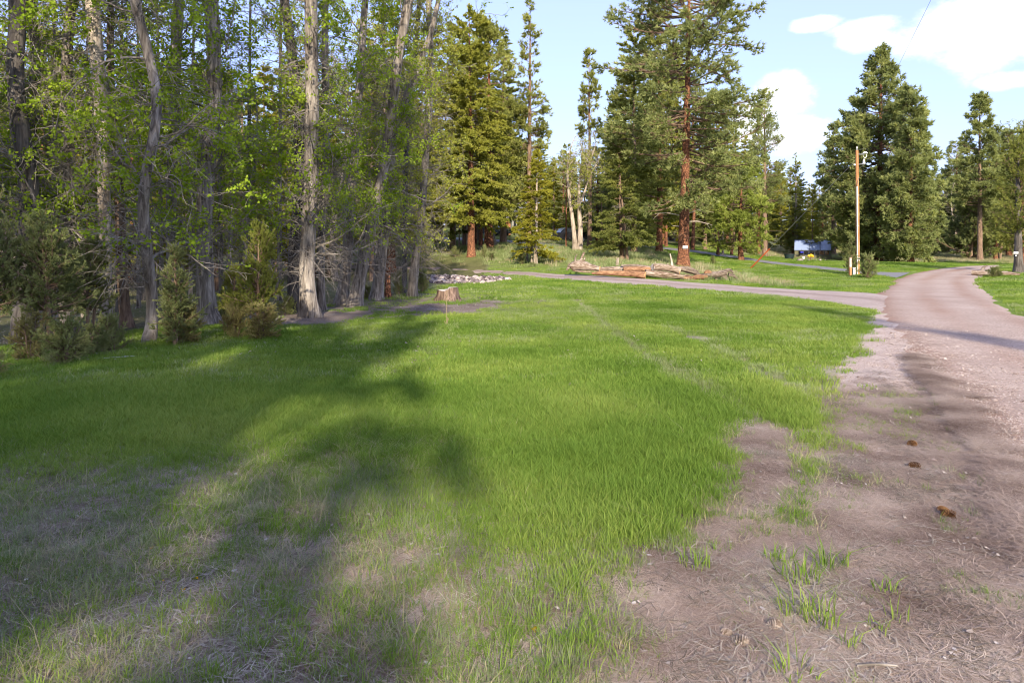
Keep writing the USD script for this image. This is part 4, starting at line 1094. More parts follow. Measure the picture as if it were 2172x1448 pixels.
hero_cottonwood("leaning grey cottonwood that slants up to the right and forks high", [(752, 648), (764, 590), (790, 470), (820, 300), (846, 140), (872, 0)], (31, 20), seed=12, n_limb=36, leaf=8, twigs=60)
hero_cottonwood("upright cottonwood left of the leaning one, foot in red-brown litter", [(724, 645), (733, 560), (748, 400), (762, 200), (772, 0)], (28, 15), seed=13, leaf=10)
hero_cottonwood("cottonwood with twisted grey twigs right of the leaning trunk", [(798, 636), (808, 560), (822, 430), (846, 250), (908, 90), (930, 0)], (27, 11), seed=14, leaf_m="leaf_cottonwood_pale", twigs=100)
hero_cottonwood("thin rusty-brown young trunk between two grey cottonwood feet", [(822, 632), (824, 560), (826, 420), (830, 300)], (14, 9), seed=15, bark_m="bark_ponderosa", n_limb=10, twigs=20, top=9)
hero_cottonwood("crooked cottonwood with whitened foot, last of the row by the stump", [(875, 630), (878, 590), (890, 480), (902, 330), (912, 160), (908, 0)], (21, 13), seed=16, leaf_m="leaf_cottonwood_pale", twigs=150, n_limb=40)
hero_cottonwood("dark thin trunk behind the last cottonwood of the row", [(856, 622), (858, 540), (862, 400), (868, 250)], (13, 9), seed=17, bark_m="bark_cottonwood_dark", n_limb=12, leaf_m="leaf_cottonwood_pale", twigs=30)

# ------------------------------------------------------------------ junipers along the lawn's left edge
JB, JBB, JC, JS, JT = JUN


def plant(pr, name, label, cat, px, base_py, top_py, wpx=None, depth=None, group=None, rz=None, seed=0):
    g = at(px, base_py) if depth is None else deep(px, depth)
    h = height_to(g, top_py)
    s = h / PH[pr]
    sx = s if wpx is None else wpx * g[1] / FPX / 2 / PR[pr]
    r = np.random.default_rng(seed + int(px) * 7 + int(top_py))
    return copy_of(pr, name, label, cat, g - (0, 0, .03), r.uniform(0, 6.28) if rz is None else rz, (sx, sx, s), group)


PR = dict(zip(PINE, (3.6, 3.2, 2.0, 2.4))) | dict(zip(FIR, (2.4, 2.2, 1.7, 2.6))) | dict(zip(JUN, (.95, .85, .85, 1.15, 1.9))) | dict(zip(WOOD, (3.4, 3.2, 3.2)))

plant(JBB, "juniper_bush", "brownish round juniper bush near the photo's left border", "shrub", 66, 762, 660, 84)
plant(JB, "juniper_bush", "dark green low juniper bush with a dark stem, below the scarred cottonwood foot", "shrub", 140, 770, 676, 118)
plant(JB, "juniper_bush", "small juniper bush between the dark low bush and the brown slender trunk", "shrub", 196, 752, 688, 74)
plant(JB, "juniper_bush", "juniper bush just left of the furrowed trunk on the lawn edge", "shrub", 240, 745, 668, 76)
plant(JBB, "juniper_bush", "dense dark juniper bush cut by the photo's left border", "shrub", -12, 800, 742, 70)
plant(JC, "juniper_tree", "bushy dark juniper with golden-brown top beside the furrowed cottonwood", "tree", 372, 732, 520, 112)
plant(JBB, "juniper_bush", "shaggy juniper skirt at the foot of the golden-topped juniper", "shrub", 384, 728, 640, 90)
plant(JS, "juniper_tree", "yellow-green young juniper in front of the woods, tallest of the saplings", "tree", 548, 716, 470, 128)
plant(JS, "juniper_tree", "small yellow-green juniper sapling left of the tallest sapling", "tree", 498, 708, 560, 84)
plant(JBB, "juniper_bush", "low brown-green juniper under the yellow-green sapling", "shrub", 552, 720, 638, 96)
plant(JBB, "juniper_bush", "low sparse juniper left of the sapling stems", "shrub", 502, 718, 640, 62)
plant(JT, "juniper_tree", "spreading juniper tree with feathery crown in front of the left trunks", "tree", 112, 742, 430, 230)
plant(JT, "juniper_tree", "juniper tree with pale sunlit crown filling the photo's left border", "tree", -6, 752, 392, 190)
plant(JT, "juniper_tree", "juniper tree reaching across the sunlit pale trunk", "tree", 188, 722, 470, 150)
plant(JB, "juniper_bush", "dark bush behind the stout flared trunk", "shrub", 472, 682, 610, 40)
plant(JB, "juniper_bush", "round green bush left of the bare-footed cottonwood", "shrub", 606, 668, 628, 44)
plant(JB, "juniper_bush", "dark bush in the gap right of the leaning cottonwood's foot", "shrub", 778, 634, 606, 34)
plant(JB, "juniper_bush", "dark green bush right behind the last cottonwood of the row", "shrub", 896, 620, 572, 34)
plant(JB, "juniper_bush", "dark bush left of the last cottonwood of the row", "shrub", 848, 624, 580, 30)
tw0 = at(236, 750)

# ------------------------------------------------------------------ trees in the middle
def unique_conifer(kind, name, label, px, base_py, top_py, wpx, mats, depth=None, lean_px=0, seed=0, crown_py=None, n=120, **kw):
    g = at(px, base_py) if depth is None else deep(px, depth)
    H = height_to(g, top_py)
    R = wpx * g[1] / FPX / 2
    c0 = height_to(g, crown_py) / H if crown_py else .1
    tr = kw.pop("trunk_px", 12) * g[1] / FPX / 2
    r = np.random.default_rng(300 + seed)
    shape = kw.pop("shape", None) or cone(R)
    t, b, f = (ponderosa if kind == "pine" else fir)(r, H, tr, c0, shape, n, lean=(lean_px * g[1] / FPX, 0), **kw)
    o = thing(name, label, "tree", g)
    for nm, me, ma in zip(("trunk", "branches", "crown"), (t, b, f), mats):
        part(o, nm, me, ma, nm == "trunk", "stuff" if nm != "trunk" else None)
    return o, g


_pg = at(1449, 568)
_ppx = lambda px, py: np.array([(px - CX) / FPX * _pg[1] - _pg[0], 0, EYE + (HZ - py) / FPX * _pg[1] - _pg[2]])
big_path = np.array([[0, 0, 0], _ppx(1453, 400), _ppx(1459, 150), _ppx(1462, -190)])
R0 = 158 * _pg[1] / FPX
big_shape = lambda u: R0 * (np.interp(u, [.14, .2, .3, .45, .6, .72, .85, 1.0], [.45, .72, .92, 1.0, .98, .85, .55, .08]))
big, _ = unique_conifer("pine", "ponderosa_pine", "huge orange-barked pine beside the log pile, number plate on its trunk", 1449, 568, -190, 290, ("bark_ponderosa", "twig_brown", "needle_ponderosa"), seed=1, crown_py=432, n=165, trunk_px=25, shape=big_shape, trunk_path=big_path, K=10, L=.36, W=.085, dead=9, sides=26, furrow=.07, dens=.86)
# bare dead limbs on its lower trunk
r_ = np.random.default_rng(8)
b0 = np.array([_ppx(1440, 457), _ppx(1440, 480), _ppx(1461, 452), _ppx(1461, 470)])
dl = walk(b0, unit(np.array([[-1, -.3, .45], [-1, -.2, .1], [1, -.3, .3], [1, .1, .1]])), np.array([2.1, .8, 1.8, 2.2]), 8, .1, -.09, r_)
dl2, _, _ = offshoots(dl, 2.5, (.3, .9), .6, (.3, .8), 4, .15, -.03, r_)
part(big, "dead_limbs", join(tubes(dl, taper(4, .05, .012, 8), 6), tubes(dl2, taper(len(dl2), .016, .006, 4), 4)), "bark_pale")

unique_conifer("fir", "larch_tree", "tall yellow-green conifer with bare lower trunk, centre of the background", 1000, 544, 25, 158, ("bark_ponderosa", "twig_grey", "needle_larch"), seed=2, crown_py=470, n=260, trunk_px=17, lean_px=-5, K=6, L=.24, W=.125, spread=.9, droop=-.12, shape=full(112 * 52.5 / FPX), up=.7)
unique_conifer("fir", "young_fir", "young sunlit yellow fir with white stem by the driveway", 1136, 560, 318, 118, ("bark_pale", "twig_brown", "needle_fir_yellow"), seed=3, crown_py=538, n=190, trunk_px=9, K=9, L=.18, W=.08, lean_px=4)
unique_conifer("pine", "tall_pine", "tall thin pine with open crown against the blue sky", 1124, 530, 4, 112, ("bark_conifer", "twig_brown", "needle_pine_light"), depth=57, seed=4, crown_py=320, n=84, trunk_px=13, shape=cone(60 * 57 / FPX), L=.34, W=.09, dens=.8, dead=14, up=.15)
unique_conifer("pine", "tall_pine", "smaller open-crowned pine standing alone against the sky right of the tall thin one", 1250, 525, 106, 74, ("bark_conifer", "twig_brown", "needle_pine_light"), depth=66, seed=5, crown_py=300, n=66, trunk_px=10, shape=cone(44 * 66 / FPX), L=.38, W=.10, dens=.8, up=.2)
unique_conifer("fir", "dark_fir", "dark dense fir behind the root end of the log pile", 1320, 552, 250, 150, ("bark_conifer", "twig_brown", "needle_fir"), seed=6, crown_py=525, n=170, trunk_px=11, lean_px=-10)
unique_conifer("fir", "dark_fir", "tall dark fir left of the huge pine's crown", 1345, 548, 60, 165, ("bark_conifer", "twig_brown", "needle_pine_light"), depth=62, seed=7, crown_py=515, n=190, trunk_px=14, K=7, L=.30, W=.12, shape=full(88 * 62 / FPX), up=.6)
unique_conifer("pine", "tall_pine", "dense green pine whose top shows left behind the huge pine", 1398, 540, 34, 170, ("bark_ponderosa", "twig_brown", "needle_pine_light"), depth=68, seed=8, crown_py=480, n=130, trunk_px=14, shape=full(90 * 68 / FPX), L=.38, W=.10)
unique_conifer("pine", "small_pine", "bushy sunlit pine sapling right of the huge pine, trunk bare at the foot", 1572, 552, 352, 138, ("bark_ponderosa", "twig_brown", "needle_sapling"), seed=9, crown_py=530, n=105, trunk_px=11, shape=full(74 * 62 / FPX), L=.32, W=.085)
unique_conifer("pine", "tall_pine", "pine behind the right edge of the huge pine's crown", 1622, 545, 205, 96, ("bark_conifer", "twig_brown", "needle_ponderosa"), depth=74, seed=10, crown_py=430, n=90, trunk_px=11, shape=full(52 * 74 / FPX), L=.3, W=.045)
unique_conifer("fir", "bare_larch", "grey pointed larch with few needles behind the shed", 1688, 540, 326, 104, ("bark_pale", "twig_grey", "needle_larch"), depth=84, seed=11, crown_py=520, n=150, trunk_px=8, K=5, L=.2, W=.06, shape=cone(54 * 84 / FPX), up=.9)
unique_conifer("pine", "big_pine", "broad full pine behind the utility pole, pointed top against the clouds", 1862, 556, 106, 222, ("bark_ponderosa", "twig_brown", "needle_ponderosa"), seed=12, crown_py=538, n=330, trunk_px=17, lean_px=8, L=.40, W=.125, K=7, shape=lambda u: 128 * 60 / FPX * np.interp(u, [.05, .15, .3, .5, .7, .85, 1], [.68, .92, 1.05, .86, .58, .30, .05]), dead=2)
unique_conifer("pine", "big_pine", "second pine top at the right shoulder of the broad pine", 1932, 552, 200, 120, ("bark_ponderosa", "twig_brown", "needle_ponderosa"), depth=66, seed=13, crown_py=540, n=190, trunk_px=12, L=.38, W=.10, shape=full(62 * 66 / FPX))
unique_conifer("pine", "big_pine", "open pine at the left shoulder of the broad pine", 1768, 548, 275, 92, ("bark_conifer", "twig_brown", "needle_ponderosa"), depth=88, seed=14, crown_py=460, n=80, trunk_px=10, L=.38, W=.10, shape=full(48 * 76 / FPX))
unique_conifer("pine", "tall_pine", "tall narrow pine at the right, trunk visible through its open crown", 2078, 545, 204, 108, ("bark_conifer", "twig_brown", "needle_ponderosa"), depth=80, seed=15, crown_py=440, n=110, trunk_px=11, L=.40, W=.11, shape=full(56 * 80 / FPX), up=.1)

# fork-trunked dead cottonwood
def dead_cottonwood():
    g = at(1217, 532)
    Y = g[1]
    w = lambda px, py, dy=0: np.array([(px - CX) / FPX * Y - g[0], dy, EYE + (HZ - py) / FPX * Y - g[2]])
    r = np.random.default_rng(61)
    o = thing("dead_cottonwood", "whitish fork-trunked cottonwood, half dead, sunlit behind the log roots", "tree", g)
    a = trunk_mesh(np.array([w(1219, 533), w(1216, 480), w(1208, 420), w(1204, 370), w(1207, 330), w(1220, 290)]), np.array([.21, .18, .14, .10, .06, .02]), 14, .25, .07, .3, 2)
    b = trunk_mesh(np.array([w(1228, 533), w(1230, 470), w(1228, 400), w(1232, 365), w(1231, 300)]), np.array([.25, .20, .13, .08, .02]), 14, .25, .07, .3, 3)
    c = trunk_mesh(np.array([w(1232, 425), w(1242, 400), w(1250, 375), w(1262, 355), w(1268, 345)]), np.array([.11, .09, .07, .05, .02]), 10, .25, .05, .0, 4)
    d = trunk_mesh(np.array([w(1233, 372), w(1248, 350), w(1258, 325), w(1264, 305)]), np.array([.09, .07, .05, .02]), 8, .25, .05, .0, 5)
    for x, nm in ((a, "trunk"), (b, "trunk"), (c, "limb"), (d, "limb")):
        part(o, nm, (x[0], x[1]), "bark_pale", True)
    bs, ds = [], []
    for x in (a, b, c, d):
        P0 = x[2][None]
        t = r.uniform(.3, 1.0, 14)
        bb, dd = at_t(P0, np.zeros(14, int), t)
        az = r.uniform(0, 6.28, 14)
        bs.append(walk(bb, unit(np.stack([np.cos(az), np.sin(az), r.normal(.4, .4, 14)], 1)), r.uniform(.6, 2.2, 14), 9, .17, -.03, r))
    L = np.vstack(bs)
    s1, _, _ = offshoots(L, 6, (.2, 1), .6, (.4, 1.1), 6, .2, -.05, r)
    s2, _, _ = offshoots(s1, 3, (.2, 1), .6, (.2, .5), 4, .2, -.03, r)
    part(o, "branches", join(tubes(L, taper(len(L), .026, .008, 9), 5), tubes(s1, taper(len(s1), .012, .006, 6), 3), tubes(s2, taper(len(s2), .007, .005, 4), 3)), "bark_pale", kind="stuff")
    idx = np.repeat(np.arange(len(s2)), r.poisson(4.5, len(s2)))
    lp, _ = at_t(s2, idx, r.uniform(.2, 1, len(idx)))
    part(o, "leaves", leaves(lp + r.normal(0, .06, lp.shape), unit(r.normal(size=lp.shape)), .12, .09, r), "leaf_cottonwood_pale", kind="stuff")


dead_cottonwood()

# slim trunks and saplings beyond the driveway
def slim_trunk(label, px, base_py, top_py, wpx, bark_m, lean=0, twig=12, name="slim_tree", seed=0):
    g = at(px, base_py)
    H = height_to(g, top_py)
    r = np.random.default_rng(seed + px)
    w = wpx * g[1] / FPX / 2
    t = trunk_mesh(np.array([[0, 0, 0], [lean * g[1] / FPX * .5, 0, H * .5], [lean * g[1] / FPX, 0, H]]), np.array([w, w * .8, w * .45]), 10, .3, .06, .25, px % 50)
    o = thing(name, label, "tree", g)
    part(o, "trunk", (t[0], t[1]), bark_m, True)
    n = twig
    b, d = at_t(t[2][None], np.zeros(n, int), r.uniform(.35, 1, n))
    az = r.uniform(0, 6.28, n)
    w1 = walk(b, unit(np.stack([np.cos(az), np.sin(az), az * 0 + .1], 1)), r.uniform(.5, 1.4, n), 6, .15, -.08, r)
    w2, _, _ = offshoots(w1, 3, (.2, 1), .6, (.2, .6), 4, .2, -.05, r)
    part(o, "branches", join(tubes(w1, taper(n, .014, .005, 6), 4), tubes(w2, taper(len(w2), .006, .004, 4), 3)), "twig_grey", kind="stuff")


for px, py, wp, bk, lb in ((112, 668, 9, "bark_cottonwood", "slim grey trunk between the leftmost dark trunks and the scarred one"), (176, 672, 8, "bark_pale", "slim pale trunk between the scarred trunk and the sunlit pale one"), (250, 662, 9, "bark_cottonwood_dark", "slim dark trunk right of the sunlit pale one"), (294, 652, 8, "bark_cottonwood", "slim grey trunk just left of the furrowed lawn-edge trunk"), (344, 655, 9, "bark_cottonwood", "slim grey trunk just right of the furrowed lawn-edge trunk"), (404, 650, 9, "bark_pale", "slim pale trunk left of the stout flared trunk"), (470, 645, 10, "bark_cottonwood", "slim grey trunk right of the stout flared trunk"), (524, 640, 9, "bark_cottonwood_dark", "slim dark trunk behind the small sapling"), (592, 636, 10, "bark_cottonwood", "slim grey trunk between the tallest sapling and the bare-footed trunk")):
    slim_trunk(lb, px, py, -60, wp, bk, lean=(px * 7) % 40 - 20, twig=34)
slim_trunk("pale slim trunk just left of the young sunlit fir", 1128, 558, 470, 4.5, "bark_pale")
slim_trunk("grey slim trunk left of the pale one under the sunlit fir", 1118, 553, 470, 5, "bark_cottonwood")
slim_trunk("rust-brown pine trunk right of the bare-trunked conifer", 1020, 522, 400, 9, "bark_ponderosa")
slim_trunk("thin rust-brown trunk touching the bare-trunked conifer", 1009, 520, 400, 5, "bark_ponderosa")
slim_trunk("dark pine trunk in front of the parked car", 1037, 512, 380, 8, "bark_conifer")
slim_trunk("straight red-brown trunk in front of the house gable", 1066, 512, 330, 6, "bark_ponderosa", lean=3)
slim_trunk("slim pinkish trunk left of the whitish forked cottonwood", 1201, 528, 380, 4, "bark_ponderosa")
slim_trunk("leaning thin trunk in front of the dark fir", 1331, 554, 420, 7, "bark_conifer", lean=-12, twig=30)
slim_trunk("thin brown trunk right of the forked cottonwood", 1276, 534, 430, 4.5, "bark_conifer")
slim_trunk("orange trunk far behind, left of the huge pine", 1413, 523, 430, 7, "bark_ponderosa")
slim_trunk("bare-branched pink trunk close right of the huge pine", 1469, 530, 380, 8, "bark_ponderosa", lean=6, twig=34)
slim_trunk("short orange trunk in the shade behind the asphalt driveway", 1523, 541, 480, 7, "bark_ponderosa", twig=6)
slim_trunk("pale short trunk beside the orange ones behind the asphalt driveway", 1533, 541, 480, 5, "bark_pale", twig=6)
slim_trunk("second short orange trunk behind the asphalt driveway", 1552, 541, 480, 6, "bark_ponderosa", twig=6)
slim_trunk("slender trunk in the grass behind the broad pine", 1894, 552, 490, 4, "bark_pale", twig=8)
slim_trunk("thick pale orange trunk far behind the broad pine", 1909, 548, 470, 11, "bark_ponderosa", twig=6)
slim_trunk("thin reddish trunk right of the plate-bearing trunk", 1867, 548, 490, 5, "bark_ponderosa", twig=6)
for k, px in enumerate((966, 974, 983, 990)):
    slim_trunk(("grey thin pole-like trunk in the dark grove, leftmost", "grey thin trunk second in the dark grove", "grey thin trunk third in the dark grove", "whitest thin trunk at the right of the dark grove")[k], px, 522, 440, 3.4, "bark_pale", twig=14)

plant(JC, "juniper_shrub", "yellow-green cone-shaped juniper in the field right of the broad pine", "shrub", 1972, 545, 482, 62)
plant(JB, "juniper_shrub", "wide dark juniper thicket at the road bend", "shrub", 2052, 550, 425, 150)
plant(JT, "juniper_tree", "dark juniper behind the road bend, left of the plated trunk", "tree", 2118, 552, 400, 84)
plant(JC, "young_conifer", "bright green young conifer growing left against the utility pole", "shrub", 1806, 582, 500, 40)
plant(JB, "young_conifer", "low bushy conifer growing right of the utility pole", "shrub", 1838, 590, 540, 46)
for px, py, tp, w, lb in ((966, 545, 522, 24, "small dark fir seedling left of the bare conifer trunk"), (1026, 546, 520, 16, "small pointed fir seedling right of the bare conifer trunk"), (1045, 552, 536, 22, "rounded dark seedling in the slope grass"), (1108, 560, 534, 20, "small fir seedling left of the young sunlit fir"), (1514, 560, 543, 15, "tiny pine seedling in meadow before the asphalt"), (2112, 588, 566, 36, "dark low shrub by the road's right edge"), (1128, 566, 556, 20, "flat dark seedling by the driveway under the sunlit fir"), (1182, 550, 538, 9, "lone tiny seedling in bright grass left of the log roots")):
    plant(JB, "fir_seedling", lb, "seedling", px, py, tp, w)

# the tree at the right border, with its plates
g = at(2160, 578)
rr_ = np.random.default_rng(91)
t, b, f = juniper(rr_, height_to(g, 300), 64 * g[1] / FPX, 1, 150, shape=.35, skirt=.5, crown0=.26, dens=.6, L=.16, W=.035)
tm = trunk_mesh(np.array([[0, 0, 0], [0, 0, 1.5], [-.02, 0, 4], [0, 0, height_to(g, 300)]]), np.array([8.5, 7.2, 5.5, 1]) * g[1] / FPX, 16, .2, .08, .35, 4)
o = thing("border_tree", "dark thick-trunked tree at the right border beside the road", "tree", g)
part(o, "trunk", (tm[0], tm[1]), "bark_cottonwood_dark", True)
part(o, "branches", b, "twig_brown", kind="stuff")
part(o, "crown", f, "needle_fir", kind="stuff")
BORDER = g

# ------------------------------------------------------------------ the woods behind
WHERE = [(-40, "beyond the left border trunk"), (60, "behind the leftmost dark trunk"), (146, "behind the scarred trunk"), (222, "behind the sunlit pale trunk"), (318, "behind the furrowed lawn-edge trunk"), (440, "behind the stout flared trunk"), (548, "behind the tallest sapling"), (640, "behind the bare-footed trunk"), (745, "behind the leaning trunk"), (815, "behind the twisted-twig trunk"), (890, "behind the last trunk of the row"), (960, "behind the dark grove of thin poles"),
         (1000, "behind the bare-trunked conifer"), (1060, "by the house gable"), (1130, "behind the tall thin pine"), (1217, "behind the forked cottonwood"), (1320, "behind the dark dense fir"), (1400, "left of the huge pine"), (1460, "behind the huge pine"), (1530, "right of the huge pine"), (1572, "behind the bushy pine sapling"), (1640, "between sapling and shed"), (1690, "behind the garden shed"), (1762, "left of the broad pine"), (1862, "behind the broad pine"), (1940, "right of the broad pine"), (2000, "above the cone-shaped juniper"), (2052, "behind the dark thicket"), (2110, "behind the road bend"), (2160, "behind the plated border trunk"), (2230, "past the right border")]


def backdrop(rows, group, seed):
    r = np.random.default_rng(seed)
    # each label says behind what the tree stands; of alike ones there, which is the taller
    spots = [(v, w) for v, w in WHERE if w]
    full_ = [f"{label}, {spots[int(np.argmin([abs(px - v) for v, _ in spots]))][1]}" for pr, name, label, px, Y, top in rows]
    for lab in set(full_):
        same = sorted((i for i, l in enumerate(full_) if l == lab), key=lambda i: rows[i][5])
        if len(same) > 1:
            ranks = ["tallest", "shortest"] if len(same) > 2 else ["taller", "shorter"]
            if len(same) > 2:
                ranks = ["tallest"] + ["middle-sized", "lower middle-sized", "still lower", "low"][: len(same) - 2] + ["shortest"]
            for i, w in zip(same, ranks):
                full_[i] = f"{w} {full_[i]}"
    for k, (pr, name, label, px, Y, top) in enumerate(rows):
        label = full_[k]
        g = deep(px, Y)
        s = height_to(g, top) / PH[pr]
        sx = s * r.uniform(.85, 1.2)
        copy_of(pr, name, label, "tree", g - (0, 0, .1), r.uniform(0, 6.28), (sx, sx, s), group)


r = np.random.default_rng(12)
KINDS = [(FIR[0], "dark_fir", "dark green woodland fir"), (FIR[1], "yellow_fir", "yellow-green fir"), (WOOD[0], "woodland_cottonwood", "leafing cottonwood"), (FIR[3], "woodland_larch", "soft yellow-green larch"),
         (WOOD[1], "woodland_cottonwood", "pale-leaved cottonwood"), (FIR[2], "dark_fir", "thin dark fir"), (PINE[1], "woodland_pine", "green pine")]
rows = []
for k, px in enumerate(np.arange(-60, 1078, 17)):
    kd = KINDS[[0, 3, 2, 1, 4, 0, 5, 2, 3, 6, 4][k % 11]]
    Y = [24, 38, 31, 46, 27, 55, 34][k % 7] + r.uniform(-2, 2)
    if px > 560:
        Y = max(Y, 36 + (k % 5) * 4)
    if px > 850:
        Y = max(Y, 58 + (k % 4) * 5)
    skyline = np.interp(px, [-60, 200, 300, 420, 560, 700, 860, 1000], [40, 100, 170, 200, 170, 90, 50, 40])
    rows.append((*kd, float(px + r.uniform(-10, 10)), Y, skyline + (r.uniform(-50, 130) if px < 860 else r.uniform(0, 110))))
backdrop(rows, "woods behind the cottonwood row", 4)
rows = []
KC = [(FIR[0], "dark_fir", "dark green fir"), (PINE[0], "background_pine", "pine"), (FIR[1], "yellow_fir", "yellow-green fir"), (FIR[3], "background_larch", "soft yellow-green larch"), (PINE[3], "narrow_pine", "narrow pine")]
for k, px in enumerate(np.arange(1010, 1730, 23)):
    kd = KC[[0, 2, 1, 0, 3, 4, 0, 2, 4][k % 9]]
    sk = np.interp(px, [1010, 1090, 1150, 1200, 1260, 1290, 1400, 1560, 1640, 1700, 1730], [200, 240, 270, 285, 280, 210, 130, 200, 320, 390, 410])
    Y = [96, 78, 88, 104, 82][k % 5] + r.uniform(-3, 3)
    if 1040 < px < 1110:
        Y += 22
    rows.append((*kd, float(px + r.uniform(-6, 6)), Y, sk + r.uniform(-15, 70)))
backdrop(rows, "tree line behind the centre meadow", 5)
rows = []
KR = [(FIR[0], "dark_fir", "dark green far fir"), (PINE[0], "background_pine", "pine"), (WOOD[1], "pale_cottonwood", "pale-leaved cottonwood"), (FIR[1], "yellow_fir", "yellow-green fir"), (PINE[3], "narrow_pine", "narrow pine")]
for k, px in enumerate(np.arange(1720, 2330, 18)):
    kd = KR[[0, 1, 3, 2, 4, 0, 3][k % 7]]
    sk = np.interp(px, [1720, 1760, 1980, 2020, 2100, 2140, 2200], [415, 380, 380, 350, 320, 280, 260])
    rows.append((*kd, float(px + r.uniform(-8, 8)), [108, 96, 118, 100][k % 4] + r.uniform(-3, 3), sk + r.uniform(-20, 70)))
rows += [(PINE[0], "border_pine", "full pine standing over the dark thicket", 2046., 100, 340.), (PINE[1], "border_pine", "light-green pine just left of the bare-branched tree", 2004., 104, 365.), (PINE[3], "border_pine", "narrow pine close right of the tall narrow one", 2104., 96, 318.), (PINE[1], "border_pine", "light-green pine leaning over the right border", 2168., 66, 292.), (PINE[0], "border_pine", "shorter full pine before the right border trees", 2112., 82, 345.), (PINE[0], "border_pine", "full pine with rounded top near the right border", 2140., 92, 285.), (PINE[1], "border_pine", "full pine cut by the right border", 2185., 84, 275.), (PINE[3], "border_pine", "slim pine left of the tall narrow one at the right", 2030., 98, 305.), (WOOD[2], "bare_cottonwood", "grey bare-branched tree left of the tall narrow pine", 2022., 92, 370.)]
backdrop(rows, "far tree line at the right", 6)

# undergrowth that reads as one mass
x, y, r = undergrowth()
pi = UsdGeom.PointInstancer.Define(stage, "/World/forest_undergrowth")
tg = []
for k, s in enumerate((JUN[0], JUN[2], FIR[1])):
    p_ = stage.DefinePrim(f"/World/forest_undergrowth/variants/bush_kind_{k:03d}", "Xform")
    p_.GetReferences().AddInternalReference(Sdf.Path(s))
    tg.append(p_.GetPath())
pi.CreatePrototypesRel().SetTargets(tg)
pi.CreatePositionsAttr(Vt.Vec3fArray.FromNumpy(np.stack([x, y, Z(x, y) - .1], 1).astype(np.float32)))
I_ = r.integers(0, 3, len(x))
pi.CreateProtoIndicesAttr(Vt.IntArray.FromNumpy(I_.astype(np.int32)))
h_ = r.uniform(0, 3.1, len(x))
pi.CreateOrientationsAttr(Vt.QuathArray.FromNumpy(np.stack([h_ * 0, h_ * 0, np.sin(h_), np.cos(h_)], 1).astype(np.float16)))
sc_ = np.array([1.6, 1.05, .30])[I_] * r.uniform(.6, 1.3, len(x))
pi.CreateScalesAttr(Vt.Vec3fArray.FromNumpy(np.stack([sc_ * 1.35, sc_ * 1.35, sc_], 1).astype(np.float32)))
tag(pi.GetPrim(), "low bushes closing the gaps between the far trunks", "undergrowth", kind="stuff")

# farther forest that reads as one mass
r = np.random.default_rng(31)
n = 420
ang = r.uniform(-.78, .78, n)
Yd = r.uniform(115, 210, n)
X = np.tan(ang) * Yd
protos_src = [PINE[3], FIR[0], FIR[2], FIR[3]]
pi = UsdGeom.PointInstancer.Define(stage, "/World/distant_forest")
tg = []
for k, s in enumerate(protos_src):
    p_ = stage.DefinePrim(f"/World/distant_forest/variants/tree_kind_{k:03d}", "Xform")
    p_.GetReferences().AddInternalReference(Sdf.Path(s))
    tg.append(p_.GetPath())
pi.CreatePrototypesRel().SetTargets(tg)
pi.CreatePositionsAttr(Vt.Vec3fArray.FromNumpy(np.stack([X, Yd, Z(X, Yd) - .2], 1).astype(np.float32)))
pi.CreateProtoIndicesAttr(Vt.IntArray.FromNumpy(r.integers(0, 4, n).astype(np.int32)))
h_ = r.uniform(0, 3.1, n)
pi.CreateOrientationsAttr(Vt.QuathArray.FromNumpy(np.stack([h_ * 0, h_ * 0, np.sin(h_), np.cos(h_)], 1).astype(np.float16)))
limit = np.where(X / Yd > .42, 12.0, 13.5) + (Yd - 115) * .05
sc_ = limit / 15 * r.uniform(.7, 1.1, n)
pi.CreateScalesAttr(Vt.Vec3fArray.FromNumpy(np.stack([sc_ * 1.2, sc_ * 1.2, sc_], 1).astype(np.float32)))
tag(pi.GetPrim(), "distant conifer forest closing the view behind the tree lines", "forest", kind="stuff")

# pines beyond the road behind the camera: their shade lies on the foreground
for x, y, h, w, pr, lb in ((-1.4, -17, 11.5, .62, PINE[0], "young full pine, nearest behind the viewer"), (-0.2, -25, 31, .46, PINE[1], "tall light-green pine behind the viewer, right one of the row"), (-4.4, -23, 31, .5, PINE[0], "second full pine of the row behind the viewer"), (-8.8, -25, 32, .52, PINE[1], "tall light-green pine behind the viewer, middle one of the row"),
                          (-13.6, -23, 31, .52, PINE[0], "full pine of the row left behind the viewer"), (-18, -25, 32, .52, PINE[1], "tall light-green pine behind the viewer, left one of the row"), (-23.5, -23, 31, .55, PINE[0], "outermost full pine of the row behind the viewer"), (12.8, -25, 23.5, .26, PINE[3], "slim tall pine in the road bend behind the viewer"),
                          (30, -24, 18, .7, PINE[2], "thin tall pine right of the road behind the viewer")):
    copy_of(pr, "roadside_pine", lb, "tree", (x, y, -.1), x * 3, (h / PH[pr] * w, h / PH[pr] * w, h / PH[pr]), "pines beyond the road behind the viewer")

